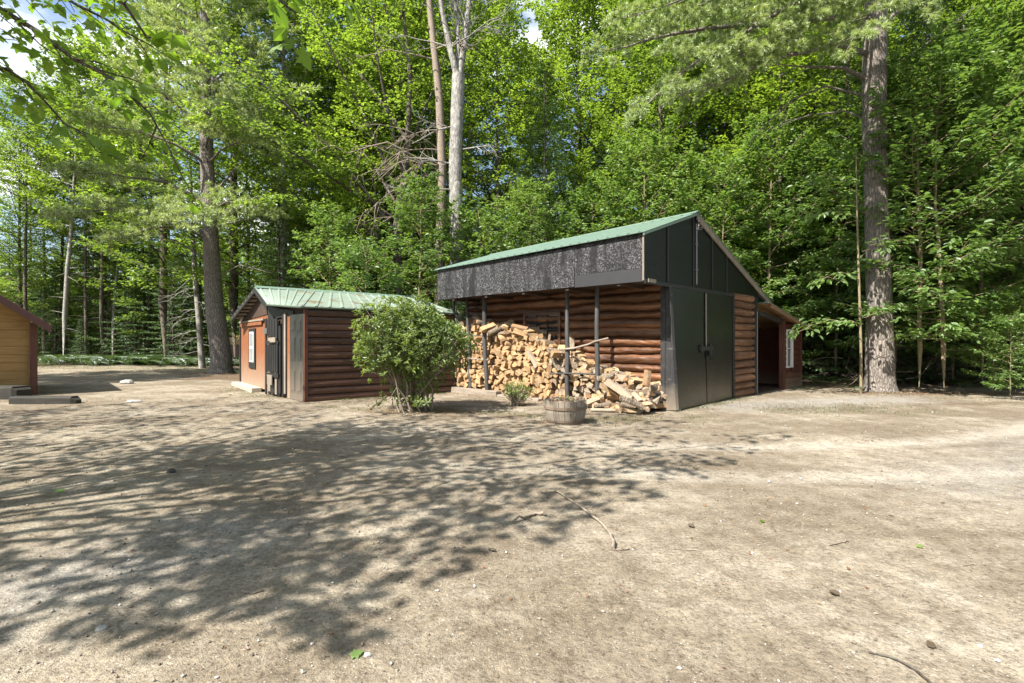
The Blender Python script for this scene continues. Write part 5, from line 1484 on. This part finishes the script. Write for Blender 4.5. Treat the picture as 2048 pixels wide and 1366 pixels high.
br = [([P3(1728, 157, 14.6), P3(1688, 136, 14.2), P3(1620, 134, 13.8), P3(1558, 130, 13.4)], .07),
      ([P3(1725, 192, 14.6), P3(1652, 172, 14.1), P3(1588, 197, 13.5), P3(1507, 275, 12.9)], .035),
      ([P3(1735, 240, 14.6), P3(1690, 222, 15), P3(1620, 230, 15.3), P3(1560, 250, 15.6)], .03),
      ([P3(1790, 130, 14.6), P3(1850, 90, 14.2), P3(1930, 30, 13.9)], .03)]
pine('white_pine', (xr, yr), [(xr, yr, -.1), (xr, yr, .9), P3(1758, 600, yr), P3(1752, 400, yr), P3(1748, 200, yr), P3(1752, 0, yr), P3(1750, -300, yr), P3(1752, -700, yr)],
     [.37, .345, .305, .29, .3, .28, .21, .04], pl, br, 41, 'massive white pine with thick furrowed trunk beside the lean-to and pale plumes above', .13, .012, 30, 6, (11.5, 20, 4.2, 22))
xl, yl = G(443, 746)
pl = [([P3(415, 470, yl), P3(330, 425, 22), P3(220, 415, 21), P3(120, 430, 20.4)], .09, 30, 1.5, .3),
      ([P3(415, 480, yl), P3(370, 450, 22), P3(300, 455, 20.8), P3(235, 475, 20)], .07, 26, 1.4, .3),
      ([P3(415, 410, yl), P3(340, 365, 22.4), P3(250, 350, 21.6), P3(150, 345, 21)], .09, 30, 1.5, .3),
      ([P3(415, 440, yl), P3(450, 400, 22), P3(490, 405, 21), P3(530, 425, 20.2)], .06, 24, 1.2, .3),
      ([P3(415, 450, yl), P3(400, 420, 21.6), P3(390, 425, 20), P3(385, 440, 19.2)], .06, 24, 1.3, .3),
      ([P3(412, 330, yl), P3(450, 290, 22), P3(500, 280, 21), P3(545, 300, 20)], .06, 24, 1.3, .3),
      ([P3(412, 330, yl), P3(360, 290, 22), P3(270, 260, 21.4), P3(180, 250, 21)], .08, 28, 1.5, .3),
      ([P3(412, 300, yl), P3(420, 260, 21.6), P3(440, 270, 20.4)], .05, 22, 1.2, .3),
      ([P3(415, 460, yl), P3(480, 440, 24.5), P3(560, 430, 25.5)], .06, 24, 1.4, .3),
      ([P3(412, 260, yl), P3(330, 190, 23), P3(260, 150, 22.6)], .07, 26, 1.5, .3),
      ([P3(412, 250, yl), P3(490, 190, 23.5), P3(560, 170, 24)], .07, 26, 1.5, .3),
      ([P3(410, 200, yl), P3(420, 150, 21.4), P3(425, 160, 19.8), P3(428, 190, 19)], .06, 24, 1.4, .25), ([P3(410, 120, yl), P3(380, 60, 21.4), P3(365, 60, 20), P3(355, 90, 19.2)], .06, 24, 1.4, .25),
      ([P3(412, 280, yl), P3(440, 230, 21.6), P3(470, 235, 20), P3(490, 255, 19.2)], .06, 24, 1.3, .25)]
br = [([P3(415, 520, yl), P3(350, 480, 22.6), P3(270, 470, 22)], .04), ([P3(425, 560, yl), P3(480, 530, 23), P3(540, 545, 22.6)], .035), ([P3(416, 400, yl), P3(460, 350, 23), P3(500, 300, 22.5)], .06)]
pine('white_pine', (xl, yl), [(xl, yl, -.1), (xl, yl, .6), P3(428, 600, yl), P3(420, 450, yl), P3(413, 300, yl), P3(410, 100, yl), P3(408, -250, yl)],
     [.46, .42, .37, .3, .27, .2, .04], pl, br, 42, 'big white pine with bare scaly lower trunk standing in the clearing near the orange wall', .17, .018, 17, 5, (11, 20, 4.6, 26))

# ------------------------------------------------------------------ dead grey tree and its neighbour
def deadlimb(tr, g, p, d, L, r, depth, sag=.1):
    k = 6; pts = [np.array(p)]
    d = nrm(np.array(d, float))
    for q in range(k - 1):
        d = nrm(d + g.normal(0, .16, 3) + np.array([0, 0, -sag])); pts.append(pts[-1] + d * L / (k - 1))
    pts = np.array(pts); tube(tr, pts, np.linspace(r, r * .35, k), 6 if depth > 1 else 4, 0, False, .08, depth)
    if depth > 0:
        for q in range(4 if depth > 1 else 5):
            i = g.integers(1, k); dd = nrm(pts[i] - pts[i - 1]); lat = nrm(np.cross(dd, g.normal(0, 1, 3)))
            deadlimb(tr, g, pts[i], dd * .7 + lat * .8, L * g.uniform(.35, .6), r * .5, depth - 1, sag)
g = np.random.default_rng(51)
yd = 20.5; xd = (912 - 1024) / F * yd; O = np.array([xd, yd, gz(xd, yd)])
tr = MB(); pts = np.array([(xd, yd, -.1), P3(913, 480, yd), P3(910, 330, yd), P3(914, 220, yd), P3(917, 150, yd)]) - O
tube(tr, pts, [.33, .26, .25, .25, .26], 16, 0, True, .04, 5)
for e, r in ((P3(884, 20, yd - .3), .15), (P3(938, 0, yd + .2), .15), (P3(905, -120, yd + .6), .1)):
    e = e - O; q = np.array([pts[-1] - [0, 0, .25], pts[-1] * .6 + e * .4 + g.normal(0, .12, 3), e, e + (e - pts[-1]) * .9 + g.normal(0, .3, 3), e + (e - pts[-1]) * 1.9 + g.normal(0, .5, 3)])
    tube(tr, q, np.linspace(r, .03, 5), 10, 0, True, .06, 3)
    for k in range(7): deadlimb(tr, g, q[1 + k % 3], np.array([g.normal(0, 1), g.normal(0, 1), .5]), g.uniform(1.2, 2.6), .03, 2, -.02)
for (px, py, sgn) in ((912, 330, -1), (916, 300, 1), (912, 380, -1), (915, 250, -1)):
    deadlimb(tr, g, P3(px, py, yd) - O, (sgn, -.35, .1), 2.0 if sgn < 0 else 1.3, .04, 2, .04)
root = empty('dead_tree', O, 0, 'tall dead grey trunk forking at the top, standing behind the woodshed roof', 'tree')
tr.build('trunk', GREYBARK, root)
g = np.random.default_rng(54)
yd = 21.2; xd = (880 - 1024) / F * yd; O = np.array([xd, yd, gz(xd, yd)]); tr = MB()
pts = np.array([(xd, yd, -.1), P3(880, 540, yd), P3(884, 330, yd), P3(878, 190, yd), P3(862, 40, yd), P3(845, -150, yd)]) - O
tube(tr, pts, [.24, .2, .18, .16, .13, .06], 12, 0, True, .05, 5)
for (px, py, dx, L, r) in ((884, 335, -1, 4.0, .05), (884, 345, -1, 3.8, .04), (882, 380, -1, 3.2, .034), (880, 300, -1, 3.2, .034), (880, 420, -.9, 2.8, .028), (884, 260, -1, 2.6, .03), (870, 120, -1, 2.4, .04), (868, 100, 1, 2.2, .04)):
    deadlimb(tr, g, P3(px, py, yd) - O, (dx, -.55, .12), L, r, 2, .14)
    if L > 3: deadlimb(tr, g, P3(px, py, yd) - O, (dx, -.8, .3), L * .8, r * .7, 2, .16)
root = empty('dead_tree', O, 0, 'thin brown dead tree with tangled bare twigs beside the grey forked trunk', 'tree'); tr.build('trunk', TWIGM, root)
g = np.random.default_rng(57)
xd, yd = G(405, 737); O = np.array([xd, yd, gz(xd, yd)]); tr = MB()
pts = np.array([(xd, yd, -.1), P3(398, 640, yd), P3(388, 520, yd), P3(384, 440, yd), P3(380, 300, yd)]) - O
tube(tr, pts, [.17, .14, .12, .1, .05], 10, 0, True, .05, 5)
for k in range(14):
    py = 520 + k * 14; deadlimb(tr, g, P3(388 + (py - 520) * .08, py, yd) - O, (-1 if k % 3 else 1, g.normal(-.2, .5), .0), g.uniform(.8, 2.0), .022, 1, .1)
root = empty('dead_tree', O, 0, 'slim pale dying trunk with bare drooping twigs just left of the big pine', 'tree'); tr.build('trunk', BIRCHB, root)

# ------------------------------------------------------------------ forest kinds
def proto(f, *a, **k): return f(*a, **k)
PROT = {
 'maple_a': (broadleaf(1, 20, 3.2, 4.4, 58, .2, 42, .15, .115, ntw=13, tl=1.35), DARKBARK, LEAF, 'tree'),
 'maple_b': (broadleaf(2, 16.5, 1.8, 3.9, 54, .16, 42, .145, .11, ntw=12, tl=1.25), DARKBARK, LEAF, 'tree'),
 'maple_c': (broadleaf(3, 22, 6, 4.6, 54, .23, 44, .155, .12, ntw=12, tl=1.4, bare=8), GREYBARK, LEAF, 'tree'),
 'beech_a': (broadleaf(4, 7.5, .9, 2.2, 34, .06, 24, .17, .095, el0=.1, el1=.8, ntw=9, shape=OVAL, tl=.75, droop=.3), SAPBARK, LEAFD, 'sapling'),
 'beech_b': (broadleaf(5, 9.5, 1.4, 2.5, 38, .075, 26, .17, .095, el0=.1, el1=.8, ntw=10, shape=OVAL, tl=.8, droop=.3), SAPBARK, LEAFD, 'sapling'),
 'beech_c': (broadleaf(6, 4.4, .5, 1.7, 22, .035, 22, .15, .085, el0=.1, el1=.7, ntw=8, shape=OVAL, tl=.6, droop=.3), SAPBARK, LEAFD, 'sapling'),
 'fir_a': (conifer(7, 14, .6, 2.8, 110, .16, per=38, ntw=13, nL=.11, nW=.03), DARKBARK, FIR, 'fir'),
 'fir_b': (conifer(8, 9, .3, 2.3, 90, .1, per=36, ntw=12, nL=.11, nW=.03), DARKBARK, FIR, 'fir'),
 'hemlock': (conifer(9, 19, 3.2, 3.1, 110, .19, per=38, ntw=13, nL=.12, nW=.032, bare=22), DARKBARK, FIR, 'hemlock'),
 'pole': (broadleaf(10, 19, 8.5, 3.3, 36, .13, 42, .15, .115, ntw=11, tl=1.2, bare=22), DARKBARK, LEAF, 'tree'),
 'pole_b': (broadleaf(11, 20, 8, 3.4, 38, .16, 42, .15, .115, ntw=11, tl=1.2, bare=16, lean=(.7, .2)), BIRCHB, LEAF, 'tree'),
}
NAMES = {'maple_a': 'maple_tree', 'maple_b': 'maple_tree', 'maple_c': 'maple_tree', 'beech_a': 'beech_sapling', 'beech_b': 'beech_sapling', 'beech_c': 'beech_sapling',
         'fir_a': 'fir_tree', 'fir_b': 'fir_tree', 'hemlock': 'hemlock_tree', 'pole': 'slender_tree', 'pole_b': 'birch_tree'}
FIRST = {}
def plant(kind, x, y, label, group=None, s=1.0, rz=None):
    rz = gt.uniform(0, 6.28) if rz is None else rz
    if kind not in FIRST:
        (tr, cr), tm, cm, cat = PROT[kind]
        FIRST[kind] = tree(NAMES[kind], tr, cr, tm, cm, (x, y), rz, label, cat, group, s)
    else: clone(FIRST[kind], (x, y), rz, s, label, group)
    r = C.objects[-1]
def at(px, Y): return ((px - 1024) / F * Y, Y)

# edge of the woods round the sheds: each of these can be told from the others
plant('fir_a', *at(1088, 23.5), 'dense green fir with drooping boughs rising behind the middle of the woodshed roof', s=1.0)
plant('fir_a', *at(1215, 26), 'dark fir partly hidden between maples behind the woodshed ridge', s=.95)
plant('maple_b', *at(1000, 25.5), 'bright maple filling the gap between dead grey trunk and fir', s=1.0)
plant('maple_a', *at(1160, 27.5), 'tall full maple towering behind the fir over the woodshed', s=1.02)
plant('maple_b', *at(1330, 22.5), 'leafy maple right behind the woodshed ridge end', s=1.0)
plant('maple_a', *at(1440, 24.5), 'shadowy maple with dark stem beyond the woodshed gable', s=1.0)
plant('maple_b', *at(1560, 21), 'leafy maple above the lean-to roof', s=.95)
plant('beech_a', *at(955, 20.2), 'low beech sapling spreading over the near eave end of the woodshed roof', s=.85)
plant('beech_b', *at(1060, 20.8), 'beech sapling showing above the middle of the woodshed roof', s=.78)
plant('beech_a', *at(1180, 20.5), 'pale leaved beech sapling above the upper half of the woodshed roof', s=.95)
plant('beech_b', *at(1290, 20.0), 'beech sapling leafing out just behind the woodshed ridge', s=.95)
plant('beech_a', *at(1450, 18.8), 'beech sapling behind the bare rear rake board', s=1.05)
plant('beech_b', *at(1540, 18.6), 'beech sapling overhanging the junction of gable and lean-to', s=.95)
plant('beech_a', *at(1672, 18.6), 'beech sapling between the lean-to and the big pine trunk', s=1.0)
plant('beech_b', *at(1625, 20.5), 'slim pale stemmed sapling at the outer corner of the lean-to', s=.9)
plant('beech_c', *at(735, 17.2), 'low beech spray hanging over the far end of the small shed roof', s=1.0)
plant('beech_a', *at(660, 19.5), 'sunlit beech sapling rising behind the small shed ridge', s=.8)
plant('beech_b', *at(840, 19.2), 'beech sapling in the gap between the two green roofs', s=.75)
plant('beech_b', *at(1838, 14.4), 'light stemmed beech nearest the big pine trunk, on its far side from the lean-to', s=.95)
plant('beech_a', *at(1888, 14.1), 'leaning light stemmed beech, second from the big pine trunk', s=1.15)
plant('beech_b', *at(1965, 15.2), 'tall beech with large bright leaves close to the frame edge', s=1.1)
plant('beech_a', *at(1905, 16.8), 'dense beech in the second rank beyond the two light stems', s=1.25)
plant('beech_b', *at(2060, 14.6), 'beech cut by the frame edge, over the low green shoots', s=1.05)
plant('beech_a', *at(1790, 17.2), 'beech sapling in the shade directly behind the big pine trunk', s=1.2)
plant('beech_c', *at(2020, 12.7), 'waist-high green sapling at the rim of the gravel, far end', s=.42)
plant('beech_c', *at(1985, 13.6), 'low shoot with broad pale leaves in front of the dark hemlocks', s=.45)
plant('hemlock', *at(1690, 20.5), 'dark hemlock in the gloom between lean-to and big pine', s=.9)
plant('hemlock', *at(1850, 19.0), 'dark hemlock whose bare lower boughs fill the shade behind the two light stems', s=.9)
plant('fir_a', *at(1950, 18.2), 'dark fir deep in the shade near the frame edge', s=.9)
plant('fir_b', *at(1740, 18.6), 'small dark fir with dead lower twigs close behind the big pine', s=1.0)
plant('fir_b', *at(1650, 21.5), 'small dark fir seen past the lean-to corner board', s=1.0)
plant('fir_b', *at(1880, 17.6), 'small dark fir low down behind the leaning beech', s=.95)
plant('fir_b', *at(2040, 17.0), 'small dark fir at the very edge of the view', s=1.0)
plant('maple_a', *at(1900, 22), 'tall maple making the canopy past the big pine', s=1.05)
plant('maple_b', *at(1760, 24), 'maple canopy showing on both sides of the pine trunk', s=1.1)
plant('maple_a', *at(2040, 20.5), 'tall maple canopy in the top corner beyond the beeches', s=1.0)
plant('maple_c', *at(560, 26), 'high maple whose crown fills the sky between big pine and leaning maple', s=1.0)
plant('maple_b', *at(620, 28), 'rounded maple behind the small shed, showing left of the leaning limbs', s=.95)
plant('maple_b', *at(500, 29), 'bright yellow green maple seen right beside the big pine trunk', s=.85)
plant('maple_b', *at(725, 26), 'maple in shade directly behind the small shed ridge', s=.9)
plant('fir_b', *at(560, 24), 'small fir behind the orange wall', s=.9)
plant('fir_a', *at(860, 25.5), 'fir half seen behind the dead grey trunk', s=.9)
for px, Y, k, s, lab in ((330, 31, 'maple_a', 1.3, 'lofty maple whose top fills the frame left of the big pine trunk'), (470, 27.5, 'maple_a', 1.3, 'lofty maple behind the big pine, leaves reaching the top of the frame'),
        (790, 28, 'maple_b', 1.5, 'lofty maple filling the gap left of the forked dead trunk'), 
        (1230, 29, 'maple_a', 1.4, 'lofty maple behind the pale pine plumes'), (1390, 27, 'maple_b', 1.5, 'lofty maple in shade under the pine plumes'),
        (1500, 29, 'maple_a', 1.35, 'lofty maple beyond the bare pine branches'), (1640, 27, 'maple_b', 1.45, 'lofty maple between lean-to and pine trunk')):
    plant(k, *at(px, Y), lab, s=s)
f_ = at(1722, 13.95)
limbtree('beech_sapling', f_, [(f_[0], f_[1], -.05), P3(1722, 700, 13.95), P3(1718, 560, 14), P3(1714, 430, 14.1), P3(1712, 300, 14.2)], [.04, .034, .03, .022, .01],
  [([P3(1721, 650, 13.95), P3(1690, 640, 13.7), P3(1640, 645, 13.5), P3(1600, 662, 13.4)], .014, 11, .5, 11, .25), ([P3(1721, 640, 13.95), P3(1750, 620, 13.5), P3(1790, 612, 13.2)], .012, 7, .4, 10, .35),
   ([P3(1718, 560, 14), P3(1690, 545, 13.7), P3(1640, 560, 13.5)], .012, 8, .5, 10, .3), ([P3(1718, 520, 14), P3(1750, 490, 13.6), P3(1800, 480, 13.3)], .012, 7, .45, 9, .45),
   ([P3(1715, 440, 14.1), P3(1680, 420, 13.7), P3(1630, 430, 13.4)], .012, 8, .5, 10, .3), ([P3(1714, 380, 14.1), P3(1670, 350, 13.8), P3(1630, 350, 13.6)], .01, 7, .5, 10, .3)],
  61, 'thin stemmed beech whose few layered sprays hang across the big pine trunk', 'sapling', SAPBARK, LEAFD, .17, .095, OVAL, droop=.35, spread=.45)
plant('fir_b', *at(1600, 20.5), 'small dark fir behind the lean-to eave', s=1.05)
for px, Y, k, s, lab in ((60, 46, 'hemlock', .9, 'far dark hemlock, first beyond the hut roof'), (140, 48, 'fir_a', 1.0, 'far dark fir beyond the pale lichen-spotted trunk'), (230, 46, 'fir_a', 1.0, 'far dark fir past the thin trunks'), (300, 44, 'fir_a', .9, 'far dark fir left of the dying trunk'), (400, 46, 'hemlock', .9, 'far dark hemlock behind the big pine trunk'),
        (110, 38, 'fir_b', .8, 'short fir between the lichen-spotted and the slim dark trunk'), (270, 36.5, 'fir_b', .9, 'short fir at the rim of the ferns'), (350, 35.5, 'fir_b', .85, 'short fir close beside the dying trunk'), (215, 39, 'beech_b', .9, 'leafy sapling among the thin trunks')):
    plant(k, *at(px, Y), lab, s=s)
# along the left clearing
plant('birch_tree' if False else 'pole_b', *at(126, 34.5), 'pale lichen-spotted trunk standing nearest the tan hut', s=1.05, rz=.4)
plant('pole', *at(50, 35.5), 'slim dark trunk rising over the hut roof', s=1.0)
plant('pole', *at(170, 37), 'slim dark trunk, first past the pale lichen-spotted one', s=1.0)
plant('pole', *at(205, 36), 'slim straight trunk midway between hut and dying trunk', s=1.1)
plant('pole_b', *at(224, 38), 'thin grey trunk close beside the midway straight one', s=.9)
plant('pole', *at(300, 37), 'thin trunk over the ferns, near the dying trunk', s=.95)
plant('fir_b', *at(160, 36.5), 'little bright fir at the back of the ferns', s=.32)
plant('maple_a', *at(40, 37), 'sunlit maple crown at the frame edge below the clouds', s=.82)
plant('maple_b', *at(120, 39), 'sunlit maple crown under the gap of sky', s=.95)
plant('maple_a', *at(210, 40), 'dense maple crown left of the pine plumes', s=.85)
plant('maple_b', *at(290, 38), 'maple crown seen through the lowest pine plumes', s=.95)
plant('hemlock', *at(90, 41), 'dark hemlock among the thin trunks over the hut', s=.85)
plant('hemlock', *at(250, 40), 'dark hemlock among the thin trunks above the ferns', s=.85)
plant('hemlock', *at(340, 37), 'dark hemlock just behind the dying trunk', s=.8)
plant('fir_a', *at(180, 42), 'dark fir low among the thin trunks', s=.75)
plant('fir_a', *at(370, 41), 'dark fir between dying trunk and big pine', s=.8)
plant('fir_a', *at(20, 42), 'dark fir over the hut roof at the frame edge', s=.8)

# the woods behind, ranks that nothing tells apart
ZL = [('deep', 'tree of the far woods, one of many crowns seen only through the front ranks', 'trees of the far woods'),
      ('dark', 'dark conifer of the far woods filling the gaps between front trunks', 'conifers of the far woods'),
      ('under', 'young shaded tree in the understorey of the far woods', 'understorey of the far woods')]
cnt = 0
for row, y in enumerate((29, 33.5, 38, 43, 48, 54)):
    step = (3.4, 3.6, 4.0, 4.6, 5.4, 6.2)[row]
    x = -y * 1.12
    while x < y * 1.12:
        xx = x + gt.uniform(-1.2, 1.2); yy = y + gt.uniform(-1.6, 1.6)
        x += step
        lim = 43 if xx < -13 else (30 if xx < -8 else 28.5 if xx < 9 else 22)
        if yy < lim or (row >= 2 and gt.random() < .22): continue
        gap = xx / yy < -.78 and xx / yy > -.99
        k = gt.random()
        kind = ('maple_a', 'maple_b', 'maple_c', 'pole', 'hemlock', 'fir_a', 'fir_b', 'beech_b')[int(k * 8)]
        if xx < -13 and kind in ('maple_c',): kind = 'hemlock'
        z = ZL[0] if kind in ('maple_a', 'maple_b', 'maple_c', 'pole') else ZL[1] if kind != 'beech_b' else ZL[2]
        s = gt.uniform(.95, 1.15) * (.82 if xx < -13 and xx / yy < -.6 else min(1.15, yy / 28)) * (.62 if gap else 1)
        plant(kind, xx, yy, z[1], z[2], s)
        cnt += 1
        if row < 4 and gt.random() < .75:
            plant(('fir_b', 'beech_b')[int(gt.random() * 2)], xx + 1.6, yy + 1.2, ZL[2][1], ZL[2][2], gt.uniform(.7, 1.1))
for y in (19, 24, 30):
    for x in (y * 1.05 + 1.5, y * 1.05 + 6):
        plant('maple_a', x, y, ZL[0][1], ZL[0][2], gt.uniform(.9, 1.1)); plant('fir_b', x - 1.5, y + 1.5, ZL[2][1], ZL[2][2], 1.0)

# far-off wood closing every gap
g = np.random.default_rng(88); n = 190000
th = g.uniform(-1.05, 1.05, n); r = g.uniform(60, 82, n)
top = 10 + 7 * fbm(th * 30, r * .1, 3, 3, 5)
gapm = (th < -.62) & (th > -.8); top = np.where(gapm, top * .62, top)
P = np.column_stack([r * np.sin(th), r * np.cos(th), top * g.random(n) ** .85]); P[:, 2] += ground_z(P[:, 0], P[:, 1])
cl = vnoise(P[:, 0] / 2.6, P[:, 1] / 2.6 + P[:, 2] / 1.7, 4); P = P[(cl + g.normal(0, .1, n) > .36) | (P[:, 2] < 7)]; n = len(P)
mb = MB(); leaves(mb, P, g.normal(0, 1, (n, 3)), np.array([0, -.3, 1.]) + g.normal(0, .5, (n, 3)), g.uniform(.3, .62, n), g.uniform(.22, .42, n), clump_rnd(g, P, None, cell=2.5))
o = mb.build('distant_woods', LEAF); tag(o, 'leafy mass of the far woods seen through every gap between the trunks', 'woods', kind='stuff')
# the clearing is ringed by woods behind the photographer as well
for k, (x, y) in enumerate([(-17, -16), (-9, -20), (-2, -21), (5, -19), (11, -16), (16, -11), (19, -5), (20, 1), (21, 7), (-22, -9), (-25, -1), (14, -20), (25, -10), (-14, -26), (2, -28), (-27, 8), (-24, 15)]):
    plant(('maple_a', 'maple_b', 'hemlock', 'maple_c')[k % 4], x, y, 'tree of the woods that close the clearing outside the view', 'trees round the clearing', gt.uniform(.85, 1.05))

# ------------------------------------------------------------------ ferns and low growth
def ferns(name, boxes, n, seed, label, L=.5):
    g = np.random.default_rng(seed); mb = MB()
    tot = sum(b[4] for b in boxes); P = []
    for (x0, y0, x1, y1, w) in boxes:
        k = int(n * w / tot); t = g.random(k); P.append(np.column_stack([x0 + (x1 - x0) * t + g.normal(0, 1.2, k), y0 + (y1 - y0) * t + g.normal(0, 1.1, k)]))
    P = np.concatenate(P)
    for (x, y) in P:
        z = gz(x, y); nf = g.integers(4, 8); h = L * g.uniform(.6, 1.3)
        for q in range(nf):
            a = g.uniform(0, 6.28); d = np.array([math.cos(a), math.sin(a), 0])
            t = np.linspace(.12, 1, 9); B = np.array([x, y, z]) + d * (t * h)[:, None] + np.array([0, 0, 1.]) * (h * (1.15 * t - .75 * t * t))[:, None]
            lat = np.array([-d[1], d[0], 0]); ll = h * .3 * np.sin(np.pi * np.clip(t * .9 + .1, 0, 1)) + .02
            for s_ in (-1, 1):
                leaves(mb, B, d * .35 + lat * s_ + np.array([0, 0, -.15]) + np.zeros((9, 1)), np.array([0, 0, 1.]) + np.zeros((9, 1)) + d * .3, ll, .035 * h / .5, np.full(9, g.uniform(.1, .9)))
    o = mb.build(name, FERN); tag(o, label, 'ferns', kind='stuff')
ferns('ferns', [(-27, 31.0, -12.5, 30.5, 3), (-31, 34, -14, 33, 2)], 640, 71, 'bright ferns carpeting the ground below the left woods', .85)
ferns('forest_undergrowth', [(9.8, 17.2, 18, 16.2, 1), (-9, 21, -3, 21, 1)], 110, 72, 'low green plants on the shaded forest floor', .4)
# fallen dead twigs in the gloom by the big pine
g = np.random.default_rng(77); mb = MB()
for k in range(46):
    x = g.uniform(8.9, 17.5); y = 15.6 + g.uniform(0, 3) ; p = np.array([x, y, gz(x, y) + g.uniform(0, .5)])
    deadlimb(mb, g, p, (g.normal(0, 1), g.normal(0, .6), g.uniform(-.1, .5)), g.uniform(.8, 2.2), .012, 1, .06)
o = mb.build('brushwood', TWIGM); tag(o, 'tangle of dead twigs on the forest floor around the big pine', 'brushwood', kind='stuff')
